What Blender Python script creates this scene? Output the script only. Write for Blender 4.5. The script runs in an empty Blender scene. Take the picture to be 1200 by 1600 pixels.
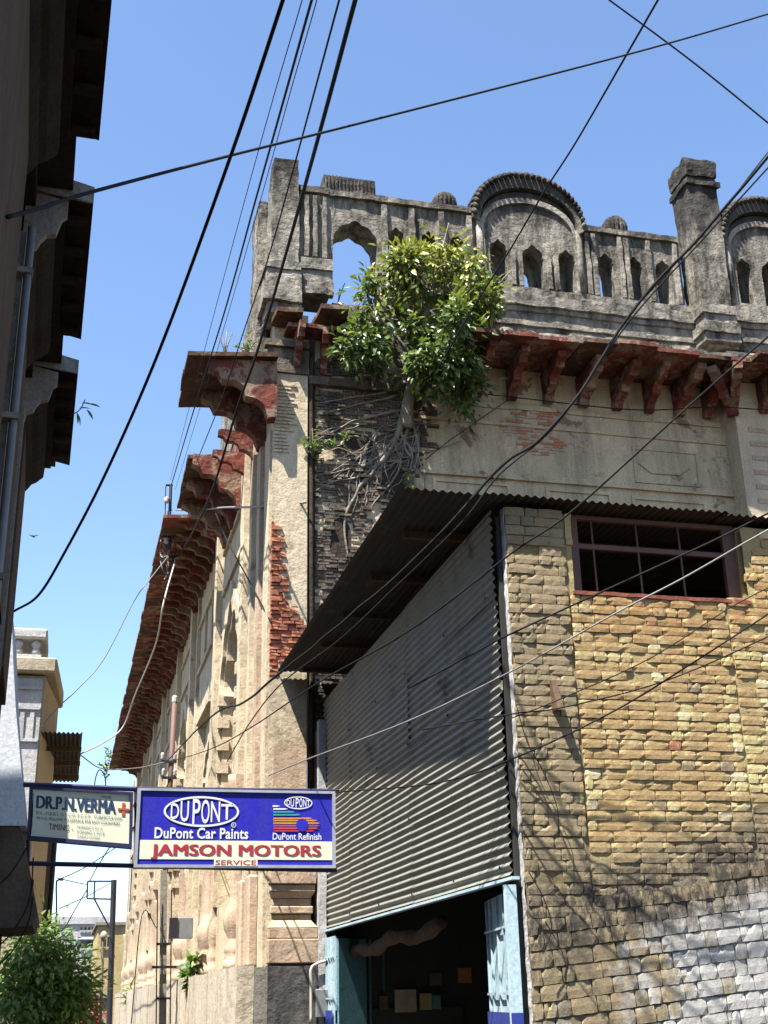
import bpy, bmesh, math, random
import numpy as np
from mathutils import Vector, Matrix, noise as mnoise
from mathutils.geometry import tessellate_polygon

random.seed(7)
rng = np.random.default_rng(7)
SC = bpy.context.scene
COL = SC.collection

# ------------------------------------------------------------------ camera
EYE = 1.6
RM = np.array([[0.97149905, 0.06849984, 0.22693033],
               [-0.23624967, 0.35808038, 0.90330755],
               [-0.01938287, -0.93117464, 0.36405781]])   # rows: lane-right, lane-ahead, up in camera axes
FPX = 1950.0
cam = bpy.data.cameras.new('camera')
cam.sensor_fit = 'VERTICAL'
cam.sensor_height = 24.0
cam.lens = FPX / 1600 * 24.0
cam.clip_start = 0.05
cam.clip_end = 3000
camo = bpy.data.objects.new('camera', cam)
COL.objects.link(camo)
r_, u_, b_ = RM @ [1, 0, 0], RM @ [0, -1, 0], RM @ [0, 0, -1]
camo.matrix_world = Matrix(((r_[0], u_[0], b_[0], 0), (r_[1], u_[1], b_[1], 0), (r_[2], u_[2], b_[2], EYE), (0, 0, 0, 1)))
SC.camera = camo

# ------------------------------------------------------------------ sky and sun
SUN = Vector((0.42, 0.31, -1.0)).normalized()      # direction the light travels
elev = math.asin(-SUN.z)
azim = math.atan2(-SUN.x, -SUN.y)                  # from +Y clockwise to +X
w = bpy.data.worlds.new('World')
SC.world = w
w.use_nodes = True
nt = w.node_tree
bg = nt.nodes['Background']
sky = nt.nodes.new('ShaderNodeTexSky')
sky.sky_type = 'NISHITA'
sky.sun_disc = False
sky.sun_elevation = elev
sky.sun_rotation = azim
sky.altitude = 300
sky.air_density = 1.0
sky.dust_density = 0.8
sky.ozone_density = 4.0
nt.links.new(sky.outputs[0], bg.inputs[0])
bg.inputs[1].default_value = 0.078
sun = bpy.data.lights.new('sun', 'SUN')
sun.energy = 5.0
sun.angle = math.radians(0.53)
sun.color = (1.0, 0.95, 0.86)
suno = bpy.data.objects.new('sun', sun)
suno.rotation_euler = (-SUN).to_track_quat('Z', 'Y').to_euler()
suno.location = (-10, -8, 30)
COL.objects.link(suno)
vs = SC.view_settings
vs.view_transform = 'Standard'
vs.look = 'None'
vs.exposure = 2.0
vs.gamma = 1.0
vs.use_curve_mapping = False

# ------------------------------------------------------------------ picture point + known plane -> place
def ray(u, v):
    return RM @ np.array([(u - 600) / FPX, (v - 800) / FPX, 1.0])
def PX(u, v, x):
    r = ray(u, v) * (x / ray(u, v)[0]); return Vector((r[0], r[1], r[2] + EYE))
def PY(u, v, y):
    r = ray(u, v) * (y / ray(u, v)[1]); return Vector((r[0], r[1], r[2] + EYE))
def PZ(u, v, z):
    r = ray(u, v) * ((z - EYE) / ray(u, v)[2]); return Vector((r[0], r[1], r[2] + EYE))
def PIX(p):
    q = RM.T @ np.array([p[0], p[1], p[2] - EYE]); return 600 + FPX * q[0] / q[2], 800 + FPX * q[1] / q[2]

YB = 9.6        # brick front of the shed
XC = 3.476      # sheet-metal side of the shed
YF = 17.51      # mansion front
XS = 2.647      # mansion side

# ------------------------------------------------------------------ materials
class T:
    def __init__(s, name, rough=0.85, spec=0.3, metal=0.0):
        s.m = bpy.data.materials.new(name); s.m.use_nodes = True
        s.n = s.m.node_tree.nodes; s.l = s.m.node_tree.links
        s.b = s.n['Principled BSDF']
        s.b.inputs['Roughness'].default_value = rough
        s.b.inputs['Specular IOR Level'].default_value = spec
        s.b.inputs['Metallic'].default_value = metal
        s._g = None
    def put(s, sock, v):
        if isinstance(v, bpy.types.NodeSocket): s.l.new(v, sock)
        elif isinstance(v, (tuple, list)) and len(v) == 3 and sock.type == 'RGBA': sock.default_value = (*v, 1)
        else: sock.default_value = v
    def geo(s):
        if s._g is None: s._g = s.n.new('ShaderNodeNewGeometry')
        return s._g
    def pos(s, sc=(1, 1, 1)):
        m = s.n.new('ShaderNodeVectorMath'); m.operation = 'MULTIPLY'
        s.l.new(s.geo().outputs['Position'], m.inputs[0]); m.inputs[1].default_value = sc
        return m.outputs[0]
    def island(s): return s.geo().outputs['Random Per Island']
    def noise(s, scale, detail=4, rough=0.6, sc=(1, 1, 1), dist=0.0):
        n = s.n.new('ShaderNodeTexNoise'); n.inputs['Scale'].default_value = scale
        n.inputs['Detail'].default_value = detail; n.inputs['Roughness'].default_value = rough
        n.inputs['Distortion'].default_value = dist
        s.l.new(s.pos(sc), n.inputs['Vector']); return n.outputs['Fac']
    def ramp(s, fac, stops, interp='LINEAR'):
        r = s.n.new('ShaderNodeValToRGB'); e = r.color_ramp.elements; r.color_ramp.interpolation = interp
        while len(e) < len(stops): e.new(0.5)
        for i, (p, c) in enumerate(stops):
            e[i].position = p; e[i].color = (c, c, c, 1) if isinstance(c, (int, float)) else (*c, 1)
        s.put(r.inputs['Fac'], fac); return r.outputs['Color']
    def mix(s, fac, a, b, mode='MIX'):
        m = s.n.new('ShaderNodeMix'); m.data_type = 'RGBA'; m.blend_type = mode
        s.put(m.inputs[0], fac); s.put(m.inputs[6], a); s.put(m.inputs[7], b); return m.outputs[2]
    def math(s, op, a, b=0.0, c=None):
        m = s.n.new('ShaderNodeMath'); m.operation = op
        s.put(m.inputs[0], a); s.put(m.inputs[1], b)
        if c is not None: s.put(m.inputs[2], c)
        return m.outputs[0]
    def xyz(s):
        x = s.n.new('ShaderNodeSeparateXYZ'); s.l.new(s.geo().outputs['Position'], x.inputs[0]); return x.outputs
    def bump(s, h, strength=0.5, dist=0.02, prev=None):
        b = s.n.new('ShaderNodeBump'); b.inputs['Strength'].default_value = strength; b.inputs['Distance'].default_value = dist
        s.put(b.inputs['Height'], h)
        if prev is not None: s.l.new(prev, b.inputs['Normal'])
        return b.outputs['Normal']
    def done(s, col, normal=None, rough=None):
        s.put(s.b.inputs['Base Color'], col)
        if normal is not None: s.l.new(normal, s.b.inputs['Normal'])
        if rough is not None: s.put(s.b.inputs['Roughness'], rough)
        return s.m

KA = 0.51      # all plaster and stone a shade duller
def weather(name, c1, c2, stain, s_amt=0.5, patch=None, p_amt=0.0, scale=1.2, bump=0.5, bdist=0.02, streak=(3.5, 3.5, 0.5), rough=0.9, fine=35, lo=0.45, topdark=None):
    t = T(name, rough, 0.08)
    c1, c2, stain = [tuple(x * KA for x in c) for c in (c1, c2, stain)]
    if patch: patch = tuple(x * KA for x in patch)
    base = t.mix(t.ramp(t.noise(scale, 6, 0.65), [(0.3, 0), (0.7, 1)]), c1, c2)
    if patch:
        base = t.mix(t.ramp(t.noise(scale * 1.7, 7, 0.7, dist=0.4), [(0.62 - p_amt * 0.3, 0), (0.66 - p_amt * 0.3, 1)]), base, patch)
    if patch: base = t.mix(t.ramp(t.noise(scale * 2.3, 6, 0.7, sc=(1, 1, 0.8), dist=0.7), [(0.58, 0), (0.63, 0.55)]), base, tuple(min(0.6, x * 1.22) for x in c1))
    st = t.ramp(t.noise(1.0, 7, 0.72, sc=streak), [(lo, 0), (lo + 0.22, 1)])
    base = t.mix(t.math('MULTIPLY', st, s_amt), base, stain)
    if topdark:      # black growth creeping down from the copings
        zz = t.math('ADD', t.xyz()[2], t.math('MULTIPLY_ADD', t.noise(1.0, 6, 0.75, sc=(5, 5, 0.9)), 1.5, -0.75))
        base = t.mix(t.math('MULTIPLY', t.ramp(t.math('MULTIPLY_ADD', zz, 1.0, -topdark), [(0.0, 0), (0.45, 1)]), 0.8), base, stain)
    fn = t.noise(fine, 5, 0.7)
    base = t.mix(0.55, base, t.ramp(fn, [(0.25, 0.25), (0.5, 0.55), (0.75, 0.8)]), 'OVERLAY')
    mid = t.noise(6, 6, 0.65)
    n = t.bump(mid, bump, bdist * 2.5)
    n = t.bump(fn, bump * 0.5, bdist * 0.6, n)
    return t.done(base, n)

MT = {}
MT['cream'] = weather('cream_plaster', (0.78, 0.645, 0.43), (0.61, 0.50, 0.33), (0.25, 0.205, 0.15), 0.6, patch=(0.31, 0.22, 0.15), p_amt=0.12, scale=0.9)
MT['pink'] = weather('tan_plaster', (0.68, 0.52, 0.385), (0.57, 0.425, 0.31), (0.28, 0.19, 0.135), 0.45, patch=(0.56, 0.44, 0.32), p_amt=0.2, scale=0.6)
MT['pale'] = weather('pale_plaster', (0.78, 0.66, 0.47), (0.64, 0.53, 0.375), (0.34, 0.28, 0.20), 0.5, patch=(0.46, 0.36, 0.25), p_amt=0.12, scale=0.9)
MT['para'] = weather('blackened_lime_stone', (0.43, 0.395, 0.33), (0.28, 0.255, 0.215), (0.04, 0.038, 0.036), 0.92, patch=(0.48, 0.44, 0.36), p_amt=0.15, scale=2.2, bump=0.9, bdist=0.03, streak=(3.6, 3.6, 1.1), lo=0.41, topdark=14.2)
MT['paraband'] = weather('streaked_lime_band', (0.50, 0.46, 0.39), (0.30, 0.27, 0.23), (0.04, 0.037, 0.034), 0.92, scale=2.4, bump=0.8, bdist=0.03, streak=(3, 3, 1.6), lo=0.42)
MT['red'] = weather('worn_red_stone', (0.27, 0.075, 0.055), (0.20, 0.065, 0.05), (0.09, 0.05, 0.04), 0.7, patch=(0.34, 0.24, 0.17), p_amt=0.42, scale=1.6, bump=0.6)
MT['slab'] = weather('brown_stone_slab', (0.15, 0.088, 0.062), (0.105, 0.062, 0.045), (0.04, 0.03, 0.024), 0.6, patch=(0.26, 0.20, 0.14), p_amt=0.2, scale=1.5, bump=0.6)
MT['oldbrick'] = weather('grey_thin_brick', (0.20, 0.165, 0.13), (0.13, 0.105, 0.085), (0.05, 0.04, 0.034), 0.7, patch=(0.30, 0.25, 0.19), p_amt=0.2, scale=2.5, bump=0.8)
MT['hole'] = weather('hollow_shade_brown', (0.10, 0.075, 0.06), (0.07, 0.055, 0.045), (0.03, 0.025, 0.02), 0.6, bump=1.0)  # dark brown standing in for shade in hollows and the joint gap
MT['terrace'] = weather('limewashed_wall', (0.74, 0.65, 0.51), (0.62, 0.54, 0.42), (0.34, 0.27, 0.20), 0.6, scale=0.9, streak=(4, 4, 0.35))
MT['darkplinth'] = weather('sooty_plinth', (0.17, 0.16, 0.155), (0.11, 0.105, 0.10), (0.04, 0.04, 0.045), 0.8, bump=0.7)
MT['concrete'] = weather('concrete', (0.36, 0.335, 0.29), (0.28, 0.26, 0.225), (0.14, 0.125, 0.11), 0.5, scale=2)
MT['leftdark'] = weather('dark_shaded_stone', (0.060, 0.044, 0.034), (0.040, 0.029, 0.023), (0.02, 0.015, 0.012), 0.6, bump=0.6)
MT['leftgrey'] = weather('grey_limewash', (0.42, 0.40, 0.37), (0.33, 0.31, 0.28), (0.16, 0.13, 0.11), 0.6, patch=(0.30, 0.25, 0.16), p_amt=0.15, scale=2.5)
MT['bluewash'] = weather('pale_blue_wash', (0.90, 0.95, 1.0), (0.80, 0.86, 0.95), (0.55, 0.57, 0.62), 0.4, scale=0.9, bump=0.2)
MT['brown'] = weather('brown_grimy_plaster', (0.22, 0.165, 0.12), (0.15, 0.115, 0.085), (0.07, 0.055, 0.045), 0.6, scale=2.0)
MT['white'] = weather('white_limewash', (0.66, 0.65, 0.64), (0.56, 0.55, 0.55), (0.28, 0.27, 0.27), 0.5, scale=1.2)
MT['ochre'] = weather('ochre_wash', (0.62, 0.50, 0.24), (0.52, 0.41, 0.2), (0.25, 0.2, 0.13), 0.4)
MT['creamfar'] = weather('cream_wash', (0.60, 0.52, 0.38), (0.50, 0.43, 0.31), (0.30, 0.25, 0.19), 0.4)
MT['asphalt'] = weather('worn_asphalt', (0.065, 0.06, 0.056), (0.05, 0.047, 0.045), (0.035, 0.032, 0.03), 0.4, streak=(1, 1, 1))
MT['earth'] = weather('dusty_earth', (0.17, 0.14, 0.11), (0.13, 0.105, 0.08), (0.09, 0.072, 0.055), 0.5, streak=(1, 1, 1))

def plain(name, c, rough=0.6, metal=0.0, var=0.25, spec=0.4, sc=8):
    t = T(name, rough, spec, metal)
    c = tuple(x * 0.54 for x in c)
    n = t.noise(sc, 6, 0.7)
    d = tuple(x * (1 - var) for x in c); l = tuple(min(1, x * (1 + var * 0.5)) for x in c)
    return t.done(t.ramp(n, [(0.3, d), (0.7, l)]), t.bump(n, 0.12, 0.004))
MT['cable'] = plain('black_cable', (0.016, 0.016, 0.018), 0.8, spec=0.15)
MT['cablegrey'] = plain('grey_cable', (0.28, 0.27, 0.26), 0.5)
MT['cablewhite'] = plain('white_cable', (0.62, 0.60, 0.55), 0.5)
MT['iron'] = plain('dark_iron', (0.035, 0.035, 0.05), 0.55, 0.3)
MT['rustpole'] = plain('rust_brown_pipe', (0.17, 0.09, 0.07), 0.7)
MT['frame_navy'] = plain('navy_painted_steel', (0.022, 0.022, 0.10), 0.5)
MT['signblue'] = weather('blue_sign_face', (0.03, 0.027, 0.60), (0.045, 0.042, 0.52), (0.07, 0.07, 0.30), 0.35, bump=0.03, bdist=0.002, rough=0.4, streak=(5, 5, 0.8))
MT['signpale'] = plain('pale_sign_face', (0.98, 1.0, 0.76), 0.4, var=0.1, sc=3)
MT['signwhite'] = plain('white_print', (0.92, 0.95, 0.94), 0.45, var=0.05)
MT['signred'] = plain('red_print', (0.50, 0.03, 0.05), 0.45, var=0.1)
MT['signnavy'] = plain('navy_print', (0.02, 0.05, 0.16), 0.5, var=0.25, sc=20)
MT['signgrey'] = plain('faded_print', (0.24, 0.27, 0.30), 0.5)
MT['signorange'] = plain('orange_red_print', (0.62, 0.10, 0.04), 0.5)
MT['alu'] = plain('aluminium_trim', (0.62, 0.63, 0.66), 0.35, 0.4)
MT['teal'] = plain('teal_print', (0.05, 0.45, 0.42), 0.5)
MT['amber'] = plain('amber_print', (0.75, 0.36, 0.05), 0.5)
MT['crimson'] = plain('crimson_print', (0.6, 0.03, 0.08), 0.5)
MT['bluepaint'] = weather('light_blue_paint', (0.62, 0.80, 0.88), (0.52, 0.71, 0.80), (0.24, 0.34, 0.40), 0.5, scale=2, bump=0.2, bdist=0.005, rough=0.55)
MT['tealpaint'] = weather('teal_paint', (0.16, 0.34, 0.38), (0.13, 0.28, 0.32), (0.08, 0.16, 0.18), 0.5, scale=2, bump=0.2, bdist=0.005, rough=0.6)
MT['bandblue'] = plain('royal_blue_band', (0.03, 0.055, 0.36), 0.5)
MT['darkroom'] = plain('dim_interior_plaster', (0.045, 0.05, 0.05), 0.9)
MT['paper'] = plain('yellowed_paper', (0.5, 0.44, 0.34), 0.8)
MT['wood'] = weather('weathered_timber', (0.20, 0.135, 0.09), (0.14, 0.095, 0.065), (0.06, 0.045, 0.035), 0.5, streak=(12, 12, 1))
MT['box'] = plain('grey_meter_box', (0.33, 0.34, 0.35), 0.5, 0.3)
MT['carpaint'] = plain('pale_green_car_paint', (0.40, 0.52, 0.48), 0.25, var=0.05, spec=0.6)
MT['glass'] = plain('dark_glass', (0.03, 0.04, 0.045), 0.08, var=0.1, spec=0.8)
MT['tyre_and_gap'] = plain('tyre_and_gap_black', (0.025, 0.025, 0.025), 0.8)
MT['porcelain'] = plain('brown_white_porcelain', (0.55, 0.52, 0.48), 0.3)

def metal_sheet(name, c, rust, amt, rough=0.42, metal=0.35):
    t = T(name, rough, 0.5, metal)
    n = t.noise(2.2, 7, 0.7); m = t.ramp(n, [(0.62 - amt * 0.35, 0), (0.72 - amt * 0.3, 1)])
    v = t.mix(t.noise(9, 4, 0.6), tuple(x * 0.82 for x in c), tuple(min(1, x * 1.08) for x in c))
    v = t.mix(t.math('MULTIPLY', t.ramp(t.noise(1.0, 6, 0.7, sc=(3, 4.5, 0.5)), [(0.5, 0), (0.68, 1)]), 0.5), v, rust)
    isl = t.ramp(t.island(), [(0, 0.85), (1, 1.0)])
    v = t.mix(1.0, v, isl, 'MULTIPLY')
    col = t.mix(t.math('MULTIPLY', m, 0.75), v, rust)
    return t.done(col, t.bump(t.noise(14, 5, 0.6), 0.15, 0.01), t.math('MULTIPLY_ADD', m, 0.35, rough))
MT['sheet'] = metal_sheet('galvanised_sheet', (0.195, 0.195, 0.165), (0.085, 0.076, 0.068), 0.10, 0.55, 0.05)
MT['roofsheet'] = metal_sheet('dark_roof_sheet', (0.032, 0.028, 0.025), (0.028, 0.018, 0.014), 0.8, 0.8, 0.0)  # near-black sheet colour with brown patches

def brick_mat():
    t = T('buff_brick', 0.92, 0.2)
    r = t.island()
    x, y, z = t.xyz()
    buff = t.ramp(r, [(0.0, (0.56, 0.46, 0.24)), (0.18, (0.66, 0.56, 0.32)), (0.38, (0.52, 0.42, 0.23)), (0.52, (0.46, 0.33, 0.18)), (0.64, (0.72, 0.64, 0.44)), (0.80, (0.60, 0.50, 0.27)), (0.90, (0.30, 0.235, 0.17)), (0.97, (0.38, 0.16, 0.11))], 'CONSTANT')
    orange = t.ramp(r, [(0.0, (0.50, 0.34, 0.17)), (0.3, (0.44, 0.28, 0.14)), (0.6, (0.52, 0.40, 0.23)), (0.85, (0.40, 0.24, 0.14))], 'CONSTANT')
    grey = t.ramp(r, [(0.0, (0.26, 0.22, 0.165)), (0.3, (0.33, 0.27, 0.19)), (0.6, (0.22, 0.185, 0.14)), (0.85, (0.38, 0.31, 0.21))], 'CONSTANT')
    wob = t.math('MULTIPLY_ADD', t.noise(1.3, 5, 0.65), 1.2, -0.6)
    # orange courses under the window
    d = t.math('ABSOLUTE', t.math('SUBTRACT', t.math('ADD', z, wob), 4.85))
    om = t.ramp(d, [(0.25, 1), (0.55, 0)])
    col = t.mix(om, buff, orange)
    smear = t.ramp(t.noise(5.5, 6, 0.75, dist=0.6), [(0.54, 0), (0.62, 1)])
    col = t.mix(t.math('MULTIPLY', smear, 0.6), col, (0.72, 0.62, 0.37))
    # greyed pier on the left
    pm = t.ramp(t.math('MULTIPLY_ADD', wob, 0.5, x), [(0.0, 1), (1.0, 1)])
    px = t.math('MULTIPLY_ADD', wob, 0.25, x)
    pm = t.math('LESS_THAN', px, 4.02)
    col = t.mix(t.math('MULTIPLY', pm, 0.9), col, grey)
    # old lower wall: line rising to the right
    ln = t.math('SUBTRACT', z, t.math('MULTIPLY_ADD', t.math('SUBTRACT', x, 3.65), 0.26, 2.12))
    ln = t.math('MULTIPLY_ADD', wob, 0.42, ln)
    greyz = t.ramp(t.math('MULTIPLY_ADD', ln, 1.0, 0.5), [(0.75, 1), (1.0, 0)])
    col = t.mix(t.math('MULTIPLY', greyz, 0.85), col, grey)
    # lime wash on the lower right
    lime = t.mix(t.noise(7, 5, 0.7), (0.40, 0.41, 0.45), (0.72, 0.73, 0.80))
    lx = t.math('MULTIPLY_ADD', t.math('SUBTRACT', x, 4.05), 0.55, t.math('MULTIPLY_ADD', t.noise(2.6, 6, 0.75), 2.4, -1.2))
    lx = t.math('MULTIPLY_ADD', r, 0.55, lx)
    low = t.ramp(t.math('MULTIPLY_ADD', ln, 1.0, 0.5), [(0.22, 1), (0.42, 0)])
    lm = t.math('MULTIPLY', low, t.ramp(lx, [(0.35, 0), (0.75, 1)]))
    col = t.mix(t.math('MULTIPLY', lm, 0.92), col, lime)
    # black growth band along the top of the old wall
    bd = t.math('ABSOLUTE', t.math('ADD', ln, 0.02))
    bm = t.math('MULTIPLY', t.ramp(bd, [(0.14, 1), (0.38, 0)]), t.ramp(t.noise(13, 6, 0.8, sc=(1, 1, 0.45)), [(0.40, 0), (0.54, 1)]))
    col = t.mix(t.math('MULTIPLY', bm, 0.9), col, (0.06, 0.055, 0.058))
    soot = t.ramp(t.noise(3.0, 7, 0.75, sc=(1.4, 1, 0.8)), [(0.52, 0), (0.68, 1)])
    col = t.mix(t.math('MULTIPLY', soot, 0.4), col, (0.14, 0.12, 0.10))
    fn = t.noise(55, 5, 0.75)
    col = t.mix(0.6, col, t.ramp(fn, [(0.25, 0.25), (0.5, 0.55), (0.75, 0.85)]), 'OVERLAY')
    col = t.mix(1.0, col, (0.54, 0.525, 0.46), 'MULTIPLY')
    n = t.bump(t.noise(24, 4, 0.6), 0.35, 0.006)
    n = t.bump(fn, 0.6, 0.006, n)
    return t.done(col, n)
MT['brick'] = brick_mat()

def mortar_mat():
    t = T('crumbling_mortar', 0.95, 0.2)
    x, y, z = t.xyz()
    c = t.mix(t.noise(2.2, 6, 0.7), (0.62, 0.52, 0.30), (0.44, 0.36, 0.23))
    c = t.mix(t.ramp(z, [(0.0, 0), (1.0, 1)]), c, c)
    wob = t.math('MULTIPLY_ADD', t.noise(1.3, 5, 0.65), 1.2, -0.6)
    ln = t.math('MULTIPLY_ADD', wob, 0.42, t.math('SUBTRACT', z, t.math('MULTIPLY_ADD', t.math('SUBTRACT', x, 3.65), 0.26, 2.12)))
    c = t.mix(t.ramp(t.math('ADD', ln, 0.5), [(0.55, 1), (0.95, 0)]), c, (0.21, 0.195, 0.18))
    lx = t.math('MULTIPLY_ADD', t.math('SUBTRACT', x, 4.25), 0.55, t.math('MULTIPLY_ADD', t.noise(2.6, 6, 0.75), 2.4, -1.2))
    c = t.mix(t.math('MULTIPLY', t.math('MULTIPLY', t.ramp(t.math('ADD', ln, 0.5), [(0.22, 1), (0.42, 0)]), t.ramp(lx, [(0.2, 0), (0.6, 1)])), 0.85), c, (0.55, 0.56, 0.62))
    c = t.mix(t.math('MULTIPLY', t.math('LESS_THAN', x, 4.05), 0.7), c, (0.24, 0.20, 0.15))
    fn = t.noise(60, 5, 0.75)
    c = t.mix(0.6, c, t.ramp(fn, [(0.25, 0.2), (0.5, 0.5), (0.75, 0.8)]), 'OVERLAY')
    c = t.mix(1.0, c, (0.50, 0.48, 0.38), 'MULTIPLY')
    return t.done(c, t.bump(fn, 0.8, 0.012))
MT['mortar'] = mortar_mat()

def redbrick_mat():
    t = T('red_thin_brick', 0.92, 0.2)
    c = t.ramp(t.island(), [(0, (0.36, 0.13, 0.085)), (0.3, (0.28, 0.09, 0.065)), (0.55, (0.44, 0.20, 0.13)), (0.8, (0.22, 0.085, 0.065)), (0.93, (0.48, 0.33, 0.25))], 'CONSTANT')
    fn = t.noise(40, 5, 0.7)
    c = t.mix(0.5, c, t.ramp(fn, [(0.25, 0.25), (0.75, 0.8)]), 'OVERLAY')
    c = t.mix(1.0, c, (0.70, 0.62, 0.55), 'MULTIPLY')
    return t.done(c, t.bump(fn, 0.6, 0.01))
MT['redbrick'] = redbrick_mat()

def leaf_mat(name, young, mid, dark, rough=0.32, trans=0.25, thr=0.55, zy=None):
    t = T(name, rough, 0.35)
    r = t.island()
    c = t.ramp(r, [(0, dark), (0.35, mid), (0.7, tuple(x * 0.8 for x in mid)), (1, dark)])
    ym = t.ramp(t.math('ADD', t.math('MULTIPLY', t.noise(2.6, 3, 0.5), 0.75), t.math('MULTIPLY', r, 0.25)), [(thr, 0), (thr + 0.1, 1)])
    if zy: ym = t.ramp(t.math('ADD', t.math('MULTIPLY', t.noise(2.6, 3, 0.5), 0.6), t.math('ADD', t.math('MULTIPLY', r, 0.3), t.math('MULTIPLY', t.math('SUBTRACT', t.xyz()[2], zy), 0.16))), [(0.5, 0), (0.62, 1)])
    c = t.mix(ym, c, young)
    c = t.mix(1.0, c, (0.85, 0.85, 0.85), 'MULTIPLY')
    t.put(t.b.inputs['Base Color'], c)
    tr = t.n.new('ShaderNodeBsdfTranslucent'); t.put(tr.inputs['Color'], t.mix(0.5, c, (0.20, 0.30, 0.03)))
    mx = t.n.new('ShaderNodeMixShader'); mx.inputs[0].default_value = trans
    out = t.n['Material Output']
    t.l.new(t.b.outputs[0], mx.inputs[1]); t.l.new(tr.outputs[0], mx.inputs[2]); t.l.new(mx.outputs[0], out.inputs['Surface'])
    return t.m
MT['ficus'] = leaf_mat('ficus_leaf', (0.30, 0.29, 0.055), (0.085, 0.13, 0.026), (0.016, 0.034, 0.010), 0.36, 0.25, 0.50, 11.8)
MT['treeleaf'] = leaf_mat('tree_leaf', (0.17, 0.26, 0.05), (0.10, 0.19, 0.045), (0.05, 0.11, 0.03), 0.5, 0.3, 0.50)
MT['weed'] = leaf_mat('weed_leaf', (0.20, 0.23, 0.05), (0.12, 0.19, 0.04), (0.07, 0.12, 0.03), 0.45, 0.3, 0.6)
MT['bougain'] = leaf_mat('magenta_bract', (0.42, 0.02, 0.10), (0.36, 0.02, 0.08), (0.2, 0.01, 0.05), 0.5, 0.3)
MT['bark'] = weather('grey_root_bark', (0.44, 0.39, 0.32), (0.29, 0.25, 0.205), (0.10, 0.085, 0.07), 0.7, scale=6, bump=0.9, streak=(6, 6, 2))
MT['feather'] = plain('dark_feather', (0.03, 0.03, 0.035), 0.7)

# ------------------------------------------------------------------ mesh helpers
WL = {}          # world position of an object's origin
def link(o, parent=None):
    COL.objects.link(o)
    if parent is not None: o.parent = parent
    return o
def root(name, loc, label, cat, group=None):
    o = bpy.data.objects.new(name, None); o.empty_display_size = 0.3
    o.location = loc; link(o); WL[o] = Vector(loc)
    tag(o, label, cat, group); return o
def tag(o, label=None, cat=None, group=None, kind=None):
    if label: o['label'] = label
    if cat: o['category'] = cat
    if group: o['group'] = group
    if kind: o['kind'] = kind
    return o

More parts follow.
